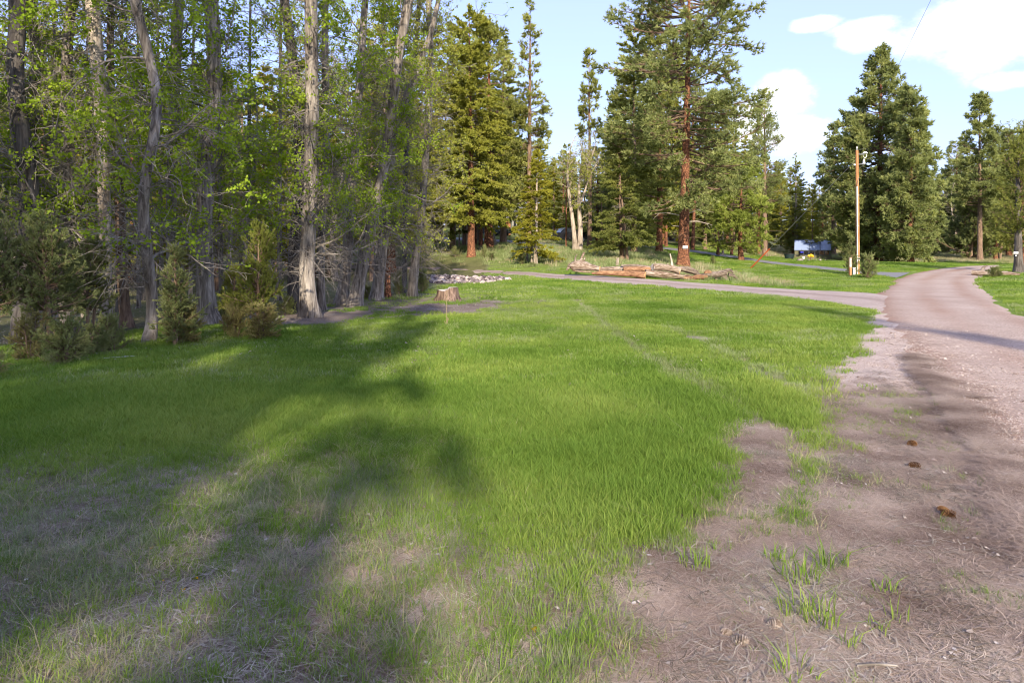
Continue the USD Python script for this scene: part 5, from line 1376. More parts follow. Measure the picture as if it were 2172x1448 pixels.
# ------------------------------------------------------------------ log pile by the driveway
def log_mesh(path, rad, seed, sides=14, rough=.16, step=.12):
    path, rad = np.asarray(path, float), np.asarray(rad, float)
    s = np.concatenate([[0], np.cumsum(np.linalg.norm(np.diff(path, axis=0), axis=1))])
    n = max(5, int(s[-1] / step))
    q = np.linspace(0, s[-1], n)
    p = CubicSpline(s, path)(q) if len(s) > 2 else np.stack([np.interp(q, s, path[:, k]) for k in range(3)], 1)
    r = np.interp(q, s, rad)
    v, f = tubes(p[None], r[None], sides, cap=True)
    ctr = np.repeat(p, sides, 0)
    a = np.tile(np.arange(sides) * 2 * PI / sides, n)
    h = np.repeat(q, sides)
    nz = meshkit.noise(np.stack([np.cos(a) * 2.6, np.sin(a) * 2.6, h * 1.3 + seed * 9.1], 1), seed) - .5
    nz2 = meshkit.noise(np.stack([np.cos(a) * 6, np.sin(a) * 6, h * 3.1 + seed * 2.3], 1), seed + 3) - .5
    v = ctr + (v - ctr) * (1 + 2 * rough * nz + rough * 1.2 * nz2)[:, None]
    return v, f


def disc(c, d, r, seed, k=14, th=.02):
    """a sawn end: a slightly uneven disc facing d"""
    d = unit(np.asarray(d, float))
    a = unit(np.cross(d, [0, 0, 1.0])); b = np.cross(a, d)
    rng = np.random.default_rng(seed)
    t = np.arange(k) * 2 * PI / k
    rr = r * (1 + rng.normal(0, .05, k))
    ring = c + (np.cos(t) * rr)[:, None] * a + (np.sin(t) * rr)[:, None] * b
    v = np.vstack([ring, ring + d * th, [c + d * th * 1.2]])
    f = [[i, (i + 1) % k, k + (i + 1) % k] for i in range(k)] + [[i, k + (i + 1) % k, k + i] for i in range(k)] + [[k + i, k + (i + 1) % k, 2 * k] for i in range(k)]
    f = np.array(f)
    return v, f


LY = at(1330, 590)[1]


def lp(px, py, dy=0.0):
    Y = LY + dy
    return np.array(ray(px, py, Y))


sc = LY / FPX


def log(label, pts, wpx, mat_, dy=0.0, seed=0, cuts=(), limbs=(), rough=.16, name="fallen_log"):
    P = [lp(*q, dy) for q in pts]
    base = np.array([np.mean([q[0] for q in P]), LY + dy, 0.0]); base[2] = float(Z(base[0], base[1]))
    R = np.array(wpx) * sc / 2
    o = thing(name, label, "log", base)
    loc = [q - base for q in P]
    lift = min(0, min((q[2] - r_) for q, r_ in zip(loc, R)) + .06)
    part(o, "bark", log_mesh(loc, R, seed, rough=rough), mat_, 40)
    for end, m_ in cuts:
        k = 0 if end == 0 else -1
        d = loc[0] - loc[1] if end == 0 else loc[-1] - loc[-2]
        c = loc[k] + unit(d) * .01
        part(o, "sawn_end", disc(c, d + np.array([0, -.35, 0]) * np.linalg.norm(d), R[k] * 1.02, seed), m_)
    for lm, lw, m_ in limbs:
        q = [lp(*z_, dy) - base for z_ in lm]
        part(o, "broken_limb", log_mesh(q, np.array(lw) * sc / 2, seed + 7, 8, .12, .08), m_, 40)
    return o


log("weathered root-end log, leftmost of the pile, upright root prongs", [(1210, 566), (1224, 563), (1240, 564), (1256, 567), (1271, 570)], [14, 21, 19, 14, 11], "wood_weathered", .55, 1, cuts=((1, "cut_wood"),),
    limbs=(([(1221, 556), (1220, 549), (1223, 540)], [5, 4, 1.5], "wood_grey_dark"), ([(1231, 557), (1234, 547), (1239, 535)], [7, 6, 4.5], "wood_weathered"), ([(1237, 556), (1240, 548), (1241, 544)], [4, 3, 1], "wood_weathered"), ([(1213, 565), (1206, 568), (1202, 573)], [8, 6, 3], "wood_weathered"), ([(1215, 572), (1230, 575), (1252, 577)], [6, 5, 3], "wood_weathered"), ([(1212, 560), (1206, 563), (1204, 569)], [6, 4, 2], "wood_grey_dark")), rough=.26)
log("long orange-brown log lying in front, sawn end at right", [(1255, 580), (1275, 579), (1310, 579.5), (1345, 581), (1368, 583.5)], [4, 9, 12, 13, 14], "wood_orange", -.25, 2, cuts=((1, "cut_wood"),))
log("grey log behind the long orange-brown one", [(1272, 571), (1300, 570), (1330, 570), (1362, 572)], [9, 10, 11, 10], "wood_weathered", .75, 3)
log("dark split slab lying on top at the middle of the pile", [(1317, 563.5), (1340, 563), (1365, 565), (1388, 569)], [4, 6, 7, 5], "wood_grey_dark", .5, 4, rough=.3)
log("reddish rotten log between the slab and the orange-brown log", [(1322, 571), (1350, 571), (1388, 572)], [10, 12, 9], "wood_orange", .35, 14, rough=.3)
log("grey flaking log at front right of the sawn orange-brown end", [(1369, 578), (1395, 581), (1420, 584), (1452, 588)], [13, 14, 13, 9], "wood_weathered", -.05, 5, rough=.26)
log("short sawn log lying on top with round orange face towards the road", [(1385, 566.5), (1405, 567), (1425, 570), (1442, 575)], [14, 15, 15, 15], "wood_weathered", .1, 6, cuts=((1, "cut_wood"), (0, "cut_grey")),
    limbs=(([(1426, 566), (1424, 552), (1421, 538)], [6, 4.2, 2.4], "bark_pale"), ([(1418, 565), (1416, 559)], [4, 2], "bark_pale"), ([(1392, 561), (1389, 555)], [2, 1], "bark_pale")))
log("broken shattered log under the round sawn face", [(1436, 570), (1455, 571), (1470, 575), (1484, 583)], [8, 13, 14, 6], "wood_grey_dark", .3, 7, rough=.36, limbs=(([(1462, 574), (1474, 574), (1484, 573)], [4, 3, 1], "wood_grey_dark"), ([(1445, 588), (1456, 584), (1466, 586)], [4, 5, 3], "wood_weathered")))
log("splintered reddish log base below the shattered log", [(1450, 590), (1475, 589), (1500, 586)], [8, 10, 8], "wood_orange", -.1, 8, rough=.3)
log("twisted dark root-end log, rightmost of the pile", [(1480, 587), (1500, 584), (1522, 582), (1540, 577)], [9, 12, 14, 15], "wood_grey_dark", 0.0, 9, rough=.34,
    limbs=(([(1540, 575), (1548, 573), (1555, 579)], [8, 7, 3], "wood_grey_dark"), ([(1530, 583), (1540, 590), (1541, 598)], [9, 8, 4], "wood_grey_dark"), ([(1545, 582), (1556, 585), (1566, 594)], [7, 7, 3], "wood_grey_dark"), ([(1494, 579), (1502, 576), (1510, 580)], [5, 8, 4], "wood_orange"), ([(1526, 584), (1518, 590), (1525, 596)], [5, 4, 2], "wood_grey_dark")))


# short snapped stub in the meadow
g = at(1309, 563)
o = thing("broken_stub", "short pale snapped trunk stub in the meadow behind the logs", "stump", g)
part(o, "trunk", log_mesh([(0, 0, -.1), (.02, 0, .25), (.06, 0, .52)], [.13, .11, .07], 4, 10, .25, .08), "bark_pale", 40)

# grey fallen log at the right of the road
g = at(2120, 585)
s2 = g[1] / FPX
o = thing("fallen_log", "light grey fallen log in the grass right of the road bend", "log", g)
part(o, "bark", log_mesh([(-1.1, .9, .16), (-.3, .3, .14), (.35, -.1, .12), (.9, -.5, .08)], [.16, .17, .15, .08], 21, 12, .2), "wood_weathered", 40)
part(o, "broken_limb", log_mesh([(-.7, .6, .2), (-.5, .7, .5), (-.2, .75, .62)], [.09, .08, .03], 22, 8, .2, .08), "wood_grey_dark", 40)

# ------------------------------------------------------------------ stump and the thin stake before it
g = at(949, 637)
k = g[1] / FPX
o = thing("tree_stump", "wide sawn tree stump with furrowed bark on the lawn", "stump", g)
sd, nr = 40, 9
a = np.arange(sd) * 2 * PI / sd
rows_ = []
for q in np.linspace(0, 1, nr):
    hgt = .40 * q
    ridg = meshkit.noise(np.stack([np.cos(a) * 5.5, np.sin(a) * 5.5, a * 0 + q * 1.4], 1), 5) - .5
    rr = 22.5 * k * (1 + .30 * (1 - q) ** 2.2 * (1 + .7 * np.sin(a * 4 + .6))) * (1 + .22 * ridg)
    top = hgt + q * (.045 * np.sin(a + 2.4) + .03 * (np.cos(a) > .3) - .075 * np.exp(-((np.mod(a, 2 * PI) - 4.45) / .42) ** 2))
    rows_.append(np.stack([np.cos(a) * rr, np.sin(a) * rr, top - .06 * (1 - q)], 1))
V = np.vstack(rows_)
i_, j_ = np.meshgrid(np.arange(nr - 1), np.arange(sd), indexing="ij")
A_, B_ = (i_ * sd + j_).ravel(), (i_ * sd + (j_ + 1) % sd).ravel()
part(o, "bark", (V, np.vstack([np.stack([A_, B_, B_ + sd], 1), np.stack([A_, B_ + sd, A_ + sd], 1)])), "bark_stump", 40)
rim = rows_[-1]
inner = rim * [.86, .86, 1] + [0, 0, .012]
cen = np.array([[0, .02, inner[:, 2].mean()]])
V = np.vstack([rim + [0, 0, .002], inner, inner * [.45, .45, 1] * 1.0, cen])
F = []
for b_ in (0, sd):
    for q in range(sd):
        q1 = (q + 1) % sd
        F += [[b_ + q, b_ + q1, b_ + sd + q1], [b_ + q, b_ + sd + q1, b_ + sd + q]]
F += [[2 * sd + q, 2 * sd + (q + 1) % sd, 3 * sd] for q in range(sd)]
part(o, "sawn_top", (V, np.array(F)), "cut_grey", 40)
g = at(947, 692)
o = thing("garden_stake", "thin tan stake stuck in the lawn in front of the stump", "stake", g)
hs = height_to(g, 614)
part(o, "rod", cyl((0, 0, -.1), (.012, 0, hs), .0065, .0055, 8), "stake_wood", True)
part(o, "dry_stem", tubes(np.array([[(0.02, 0, 0), (.03, -.01, .12), (.05, -.01, .2)], [(-.03, 0, 0), (-.02, 0, .06), (-.05, 0, .13)], [(.0, .02, 0), (.03, .01, .1), (.02, .03, .22)]]), np.full((3, 3), .006), 4), "stake_wood")

# ------------------------------------------------------------------ bank of stones beside the driveway
r = np.random.default_rng(44)
shapes = [pebble(r, .75, 1, 0, 1.0) for _ in range(10)]
front = at(985, 602)
o = thing("stone_bank", "low bank of rounded stones between lawn and driveway", "stone bank", (front[0], front[1], front[2]))
n_ = 0
for px in np.arange(893, 1082, 3.3):
    tall = np.interp(px, [893, 930, 1000, 1060, 1082], [14, 17, 14, 9, 3])
    lowy = np.interp(px, [893, 940, 1020, 1082], [599, 601.5, 600, 594])
    for q in np.arange(0, tall, 3.6):
        if n_ >= 298:
            break
        pxx, py = px + r.uniform(-2.5, 2.5), lowy - q - r.uniform(0, 2.5)
        b0 = at(pxx, lowy)
        Y = b0[1] + q * .085 + r.uniform(-.1, .1)
        p = np.array(ray(pxx, py, Y))
        s = r.choice([.085, .11, .14, .18], p=[.3, .35, .25, .1]) * 1.05
        part(o, "stone", moved(shapes[r.integers(10)], p - front - (0, 0, .02), r.uniform(0, 6), s), "stone", True)
        n_ += 1
# soil under the stones
edge = [at(px, np.interp(px, [893, 940, 1020, 1082], [600, 602.5, 601, 595])) for px in np.linspace(890, 1084, 24)]
V = []
for e, px in zip(edge, np.linspace(890, 1084, 24)):
    t = np.interp(px, [893, 930, 1000, 1060, 1082], [14, 17, 14, 9, 2])
    d_ = t * .085
    zt = (HZ - (np.interp(px, [893, 940, 1020, 1082], [599, 601.5, 600, 594]) - t)) / FPX * (e[1] + d_) + EYE - .09
    V += [e - front + (0, .08, -.05), np.array([e[0], e[1] + d_, zt]) - front, np.array([e[0], e[1] + d_ + 1.2, float(Z(e[0], e[1] + d_ + 1.2)) - .05]) - front]
F = []
for q in range(23):
    for c in range(2):
        a_, b_ = q * 3 + c, q * 3 + 3 + c
        F += [[a_, b_, b_ + 1], [a_, b_ + 1, a_ + 1]]
part(o, "earth_bank", (np.array(V), np.array(F)), "bark_conifer", True)

# ------------------------------------------------------------------ utility pole, its guy, line, post and box
g = at(1819, 582)
POLE = g
k = g[1] / FPX
Hp = height_to(g, 319)
o = thing("utility_pole", "tall orange wooden utility pole with white conduit at the road junction", "utility pole", g)
v, f = tubes(np.array([[(0, 0, -.3), (0, 0, Hp * .35), (-.02, 0, Hp * .7), (-.045, 0, Hp)]]), np.array([[.135, .122, .108, .092]]), 20, cap=True)
part(o, "shaft", (v, f), "pole_wood", 50)
zc = height_to(g, 396)
part(o, "conduit", join(cyl((-.085, -.135, -.05), (-.085, -.135, zc * .55), .034, .034, 12), cyl((-.085, -.135, zc * .55), (-.1, -.12, zc), .032, .032, 12)), "metal_white", 50)
for z_ in (.55 * zc, .22 * zc, .9 * zc):
    part(o, "conduit_strap", box(-.06, -.13, z_, .17, .05, .04, .008), "metal_grey")
part(o, "cable_riser", tubes(np.array([[(-.1, -.12, zc), (-.06, -.11, zc + .35), (.02, -.11, zc + .55), (.1, -.05, zc + .62)]]), np.full((1, 4), .018), 8), "cable", True)
for z_, m_ in ((height_to(g, 549), "band_black"), (height_to(g, 551.5), "plate_white"), (height_to(g, 546.5), "plate_white")):
    part(o, "band", cyl((0, 0, z_ - .028), (0, 0, z_ + .028), .137, .137, 20), m_, 50)
part(o, "top_insulator", join(cyl((-.045, 0, Hp), (-.045, 0, Hp + .16), .02, .02, 8), cyl((-.045, 0, Hp + .12), (-.045, 0, Hp + .19), .05, .06, 12), cyl((-.045, 0, Hp + .2), (-.045, 0, Hp + .25), .045, .03, 12)), "porcelain", 40)
px2w = lambda px, py: np.array([(px - CX) / FPX * g[1] - g[0], 0, EYE + (HZ - py) / FPX * g[1] - g[2]])
c1, c2 = px2w(1835, 325), px2w(1832.5, 344)
part(o, "crossarm", cyl(px2w(1818, 327.5), px2w(1834, 327.5), .022, .022, 8), "metal_grey", 50)
part(o, "crossarm", cyl(px2w(1818, 349), px2w(1834, 348), .022, .022, 8), "metal_grey", 50)
part(o, "hood", join(cyl(c1 + (0, 0, .12), c1 + (0, 0, .0), .05, .17, 14), cyl(c1, c1 - (0, 0, .03), .17, .17, 14)), "metal_white", 50)
part(o, "fuse_cutout", tubes(np.array([[c1 + (-.09, 0, 0), c1 + (-.10, 0, -.25), c1 + (-.02, 0, -.34), c1 + (.08, 0, -.26), c1 + (.1, 0, 0)]]), np.full((1, 5), .022), 8), "metal_white", True)
part(o, "insulator", join(*[cyl(c2 + (0, 0, .20 - .055 * q), c2 + (0, 0, .17 - .055 * q), .035 + .012 * q, .055 + .012 * q, 12) for q in range(6)], cyl(c2 + (0, 0, .22), c2 + (0, 0, -.16), .03, .03, 8)), "porcelain", 50)
for w4 in ([c2 + (0, 0, -.16), c2 + (-.12, 0, -.3), c2 + (-.3, 0, -.38), px2w(1820, 357)], [c1 + (.1, 0, 0), c1 + (.2, 0, .18), c1 + (.05, 0, .3), px2w(1819, 318)]):
    part(o, "jumper_wire", tubes(np.array([w4]), np.full((1, 4), .009), 5), "cable", True)
part(o, "side_bracket", join(box(*(px2w(1812.5, 349.5)), .12, .08, .09, .02)), "metal_white")
gg = at(1592, 569)
top = g + px2w(1814, 341)
o = thing("guy_wire", "guy wire slanting from pole to the meadow, orange guard at its foot", "guy wire", gg)
d = top - gg
part(o, "strand", cyl((0, 0, 0), d, .011, .011, 6), "guy_strand", True)
part(o, "guard", cyl(d * 0.0, d * .205, .05, .05, 10), "guard_orange", True)
part(o, "anchor_rod", cyl(-d * .03, d * .01, .02, .02, 6), "metal_grey", True)
pt = g + np.array([-.045, 0, Hp + .2])
e1 = np.array([.607 * 18, 18, EYE + .3626 * 18])
dirn = (e1 - pt) / (pt[1] - e1[1])
e2 = pt + dirn * (pt[1] + 14)
tt_ = np.linspace(0, 1, 40)[:, None]
cur = pt * (1 - tt_) + e2 * tt_ - np.array([0, 0, 1.0]) * 0.25 * (4 * tt_ * (1 - tt_))
o = thing("power_line", "thin dark overhead wire crossing the clouds at the upper right", "power line", pt)
part(o, "wire", tubes((cur - pt)[None], np.full((1, 40), .0045), 6), "cable", True)
g = at(1803, 584)
o = thing("wooden_post", "short orange wooden post with pale top left of the utility pole", "post", g)
hp_ = height_to(g, 547)
part(o, "post_shaft", box(.02, 0, hp_ / 2 - .1, .15, .15, hp_ + .2, .015), "pole_wood")
part(o, "faded_face", box(.0, -.078, hp_ * .72, .13, .008, hp_ * .5), "cut_grey")
part(o, "post_cap", box(.02, 0, hp_ + .02, .17, .17, .04, .01), "bark_pale")
g = at(1809, 583)
o = thing("utility_box", "small grey utility pedestal between the post and the utility pole", "utility box", g + (0, -.12, 0))
part(o, "cabinet", box(0, 0, .2, .16, .14, .5, .012), "metal_grey")
part(o, "lid", box(0, -.005, .47, .19, .17, .06, .015), "metal_white")
part(o, "door", box(0, -.075, .22, .13, .012, .3, .004), "metal_white")

# ------------------------------------------------------------------ number plates on trunks
def plate(label, px, py, Y, wpx, hpx, text, dot=False, tilt=0.0):
    k = Y / FPX
    p = np.array([(px - CX) / FPX * Y, Y, EYE + (HZ - py) / FPX * Y])
    o = thing("number_plate", label, "number plate", p, -math.atan2(p[0], p[1]))
    w, h = wpx * k, hpx * k
    part(o, "panel", box(0, 0, 0, w, .012, h, .02), "plate_white")
    tm = meshkit.text_mesh(text, h * .52, .006, True)
    v = np.array(tm.vertices); f = np.array(tm.faces)
    v[:, 0] -= (v[:, 0].min() + v[:, 0].max()) / 2; v[:, 1] -= (v[:, 1].min() + v[:, 1].max()) / 2
    v = np.stack([v[:, 0], -.007 - v[:, 2], v[:, 1]], 1)
    part(o, "digits", (v, f), "plate_ink")
    return o


gp = at(1449, 568)
plate("white number plate nailed on the huge orange-barked pine", 1453.5, 524, gp[1] - .50, 10, 6, "012")
gp2 = at(1862, 556)
plate("small white plate on the dark trunk of the broad pine", 1852.5, 524.8, gp2[1] - .62, 7, 4.2, "010")
plate("white number plate on the dark trunk at the right border", 2155, 536, BORDER[1] - .34, 8, 4.6, "019")
p = np.array(ray(2155, 542.3, BORDER[1] - .33))
o = thing("trail_marker", "tiny white marker below the plate on the right border trunk", "marker", p)
part(o, "panel", box(0, 0, 0, .08, .01, .08, .008), "plate_white")

# ------------------------------------------------------------------ the little glasshouse shed and what stands about it
g = at(1724, 550)
S = g[1] / FPX
o = thing("garden_shed", "small garden shed with pale blue sloping roof panels and a window row", "shed", g, -math.atan2(g[0], g[1]))
w, hw, hr, dp = 73 * S, 18.5 * S, 40 * S, 1.9
for cx_, cy_, sx_, sy_ in ((0, dp, w - .12, .06), (-w / 2 + .05, dp / 2, .06, dp - .06), (w / 2 - .05, dp / 2, .06, dp - .06)):
    hh_ = hr - .1 if cy_ == dp else hw
    part(o, "wall", box(cx_, cy_, hh_ / 2, sx_, sy_, hh_), "shed_wall")
for sx_ in (-1, 1):   # gable triangles of the side walls
    x0 = sx_ * (w / 2 - .05)
    V = np.array([(x0 - .03, .02, hw), (x0 + .03, .02, hw), (x0 - .03, dp - .03, hw), (x0 + .03, dp - .03, hw), (x0 - .03, dp - .03, hr - .08), (x0 + .03, dp - .03, hr - .08)])
    part(o, "side_gable", (V, np.array([[0, 2, 4], [1, 5, 3], [0, 4, 5], [0, 5, 1], [2, 3, 5], [2, 5, 4], [0, 1, 3], [0, 3, 2]])), "shed_wall")
zb, zt_ = 9.0 * S, 18.2 * S
part(o, "wall", box(0, 0, zb / 2, w - .1, .06, zb), "shed_wall")
part(o, "window_sill", box(0, -.03, zb + .02, w - .04, .1, .04), "shed_frame")
part(o, "eave_board", box(0, -.02, hw + .01, w, .09, .07), "shed_frame")
cuts = [1687.5, 1695, 1706, 1716, 1726.5, 1736, 1746, 1755.5, 1760]
for a_ in cuts[1:-1]:
    part(o, "window_post", box((a_ - 1723.6) * S, 0, (zb + hw) / 2, .06, .07, hw - zb - .06), "shed_frame" if a_ > 1700 else "shed_wall")
for q, (a_, b_) in enumerate(zip(cuts[1:-2], cuts[2:-1])):
    part(o, "window_pane", box(((a_ + b_) / 2 - 1723.6) * S, 0, (zb + hw) / 2, (b_ - a_) * S - .07, .012, hw - zb - .08), "glass")
for a_, b_ in ((cuts[0], cuts[1]), (cuts[-2], cuts[-1])):
    part(o, "wall", box(((a_ + b_) / 2 - 1723.6) * S, 0, (zb + hw) / 2, (b_ - a_) * S - .065, .05, hw - zb - .06), "shed_wall")
for a_, b_ in ((1736, 1746), (1746.4, 1755)):
    part(o, "inner_board", box(((a_ + b_) / 2 - 1723.6) * S, .25, (zb + hw) / 2, (b_ - a_) * S - .02, .03, hw - zb), "clay_orange")
tl = math.atan2(hr - hw, dp)
ln = math.hypot(hr - hw, dp)


def on_roof(u0, u1, x0, x1, th, lift):
    """a board on the roof's slope: u from eave 0 to ridge 1"""
    v, f = box(0, 0, 0, x1 - x0, (u1 - u0) * ln, th)
    c, s_ = math.cos(tl), math.sin(tl)
    y, z_ = v[:, 1] + (u0 + u1) / 2 * ln, v[:, 2] + lift
    return np.stack([v[:, 0] + (x0 + x1) / 2, y * c - z_ * s_, hw + .06 + y * s_ + z_ * c], 1), f


for q, (a_, b_) in enumerate(((1687.6, 1717), (1718, 1737), (1738.6, 1758.6))):
    part(o, "roof_panel", on_roof(0, .5, (a_ - 1723.6) * S, (b_ - 1723.6) * S, .03, 0), "shed_roof")
    part(o, "roof_panel", on_roof(.505, .98, (a_ - 1723.6) * S, (b_ - 1723.6) * S, .03, 0), "shed_roof")
part(o, "roof_vent", on_roof(.70, .99, (1707 - 1723.6) * S, (1727 - 1723.6) * S, .03, .045), "shed_roof_pale")
part(o, "roof_rail", on_roof(.655, .695, (1707.5 - 1723.6) * S, (1727 - 1723.6) * S, .04, .05), "shed_frame")
part(o, "roof_rail", on_roof(0, .66, (1717 - 1723.6) * S, (1718 - 1723.6) * S, .04, .01), "shed_frame")
part(o, "roof_rail", on_roof(0, 1, (1737.2 - 1723.6) * S, (1738.5 - 1723.6) * S, .05, .01), "shed_frame")
part(o, "ridge_cap", on_roof(.985, 1.03, -w / 2 - .02, w / 2 + .04, .06, .01), "shed_frame")
part(o, "verge_board", on_roof(0, 1.03, w / 2 - .03, w / 2 + .06, .08, -.01), "shed_frame")
part(o, "verge_board", on_roof(0, 1.03, -w / 2 - .03, -w / 2 + .012, .06, -.01), "shed_frame")

r = np.random.default_rng(3)


def ball(c, s, seed, sub=2, amp=.35):
    m = trimesh.creation.icosphere(sub)
    v = np.array(m.vertices)
    v = v * (1 + amp * (meshkit.noise(v * 2.3 + seed, seed) - .5))[:, None]
    return v * np.asarray(s, float) + np.asarray(c, float), np.array(m.faces)


q = np.array(ray(1700.5, 535.5, g[1] - .25))
o = thing("blue_basket", "deep blue hanging basket in front of the shed's left window", "basket", q)
part(o, "bowl", ball((0, 0, 0), (.22, .16, .13), 3), "pot_blue", True)
part(o, "hanger", tubes(np.array([[(-.15, 0, .05), (0, .1, .42)], [(.15, 0, .05), (0, .1, .42)]]), np.full((2, 2), .008), 4), "cable")
q = at(1720, 553)
o = thing("yellow_flowers", "yellow flower clump against the middle of the shed wall", "flowers", q)
part(o, "stalk", tubes(np.array([[(r.normal(0, .06), 0, 0), (r.normal(0, .12), 0, .45)] for _ in range(9)]), np.full((9, 2), .012), 4), "twig_brown")
for cx_, cz_, ss in ((-.17, .47, .15), (.05, .53, .17), (.17, .44, .12), (.0, .4, .1)):
    part(o, "bloom", ball((cx_, r.normal(0, .04), cz_), (ss, ss * .8, ss * .8), int(cz_ * 100), 2, .5), "flower_yellow", True)
q = at(1704, 551)
o = thing("white_pot", "small white pot at the foot of the shed's left wall", "pot", q)
part(o, "pot_body", cyl((0, 0, 0), (0, 0, .3), .10, .14, 14), "plate_white", 40)
part(o, "pot_rim", cyl((0, 0, .28), (0, 0, .34), .155, .155, 14), "plate_white", 40)
for px, s_, lb in ((1696.5, .27, "pale boulder, leftmost of the shed's border stones"), (1702, .16, "small pinkish stone beside the pale boulder at the shed"), (1708, .15, "flat pinkish stone before the shed, left of the yellow flowers"), (1715, .18, "grey stone before the shed under the yellow flowers"), (1725.5, .13, "small white stone before the middle of the shed"), (1731, .12, "tan stone before the shed, right of the white one"), (1739, .32, "large reddish boulder before the shed's right half"), (1751, .2, "grey-white stone at the shed's right corner")):
    q = at(px, 553.5)
    o = thing("border_stone", lb, "stone", q)
    part(o, "stone_body", moved(pebble(r, .6, 1, 0, 1.0), (0, 0, s_ * .25), r.uniform(0, 6), s_), "stone", True)
q = at(1674, 550)
o = thing("black_tub", "dark tub on the grass left of the shed", "tub", q)
part(o, "tub_body", join(cyl((0, 0, .12), (0, 0, .55), .42, .5, 18)), "tub_dark", 40)
part(o, "tub_rim", cyl((0, 0, .53), (0, 0, .58), .53, .53, 18), "band_black", 40)
for sx_ in (-1, 1):
    part(o, "foot", box(sx_ * .28, 0, .06, .12, .4, .14), "band_black")

# ------------------------------------------------------------------ house and parked cars behind the trees
g = deep(1068, 92)
hz0 = EYE + (HZ - 497) / FPX * 92 - g[2]
o = thing("house", "dark house with grey shingle roof and gabled porch behind the trees", "house", g)
k = 92 / FPX
z_of = lambda py: EYE + (HZ - py) / FPX * 92 - g[2]
x_of = lambda px: (px - CX) / FPX * 92 - g[0]
ze, zr = z_of(461), z_of(418)
X0, X1 = x_of(1022), x_of(1124)
part(o, "wall", box((X0 + X1) / 2, 4, ze / 2, X1 - X0, 8, ze), "house_wall")
V = np.array([(X0 - .4, -.5, ze - .1), (X1 + .4, -.5, ze - .1), (X0 - .4, 4, zr), (X1 + .4, 4, zr), (X0 - .4, 8.5, ze - .1), (X1 + .4, 8.5, ze - .1)])
up_ = V + [0, 0, .18]
part(o, "roof", (np.vstack([V, up_]), np.array([[6, 7, 9], [6, 9, 8], [8, 9, 11], [8, 11, 10], [0, 3, 1], [0, 2, 3], [2, 5, 3], [2, 4, 5], [0, 1, 7], [0, 7, 6], [4, 11, 5], [4, 10, 11], [0, 6, 8], [0, 8, 2], [2, 8, 10], [2, 10, 4], [1, 9, 7], [1, 3, 9], [3, 11, 9], [3, 5, 11]])), "shingle")
gx0, gx1, gxm, gz0, gz1 = x_of(1034), x_of(1070), x_of(1053), z_of(463), z_of(447)
V = np.array([(gx0, -2.4, gz0), (gxm, -2.4, gz1), (gx1, -2.4, gz0), (gx0, 2.5, gz0), (gxm, 2.5, gz1), (gx1, 2.5, gz0)])
part(o, "porch_gable", (V, np.array([[0, 2, 1], [3, 4, 5], [0, 1, 4], [0, 4, 3], [1, 2, 5], [1, 5, 4], [0, 3, 5], [0, 5, 2]])), "house_wall")
for a_, b_ in (((gx0 - .25, gz0 - .08), (gxm, gz1 + .12)), ((gx1 + .25, gz0 - .08), (gxm, gz1 + .12))):
    part(o, "white_trim", tubes(np.array([[(a_[0], -2.46, a_[1]), (b_[0], -2.46, b_[1])]]), np.full((1, 2), .09), 4, cap=True), "trim_white")
    part(o, "porch_roof", tubes(np.array([[(a_[0], 0, a_[1] + .1), (b_[0], 0, b_[1] + .1)]]) + [0, 0, 0], np.full((1, 2), .06), 4, cap=True), "shingle")
for px in (1040, 1056, 1068):
    part(o, "porch_post", box(x_of(px), -2.2, gz0 / 2, .28, .28, gz0), "trim_white" if px == 1056 else "house_wall")
for px, wpx in ((1046, 8), (1062, 7), (1092, 9), (1108, 9)):
    fr = part(o, "window", box(x_of(px), -.03, z_of(474), wpx * k, .08, 1.3), "trim_white")
    part(fr, "pane", box(x_of(px), -.08, z_of(474), wpx * k - .16, .03, 1.12), "pane_dark")
part(o, "log_wing", box(x_of(1077), -1.2, z_of(484), 12 * k, 2.2, 2.2), "house_log")
part(o, "door", box(x_of(1053), -.06, 1.1, 1.0, .08, 2.1), "pane_dark")


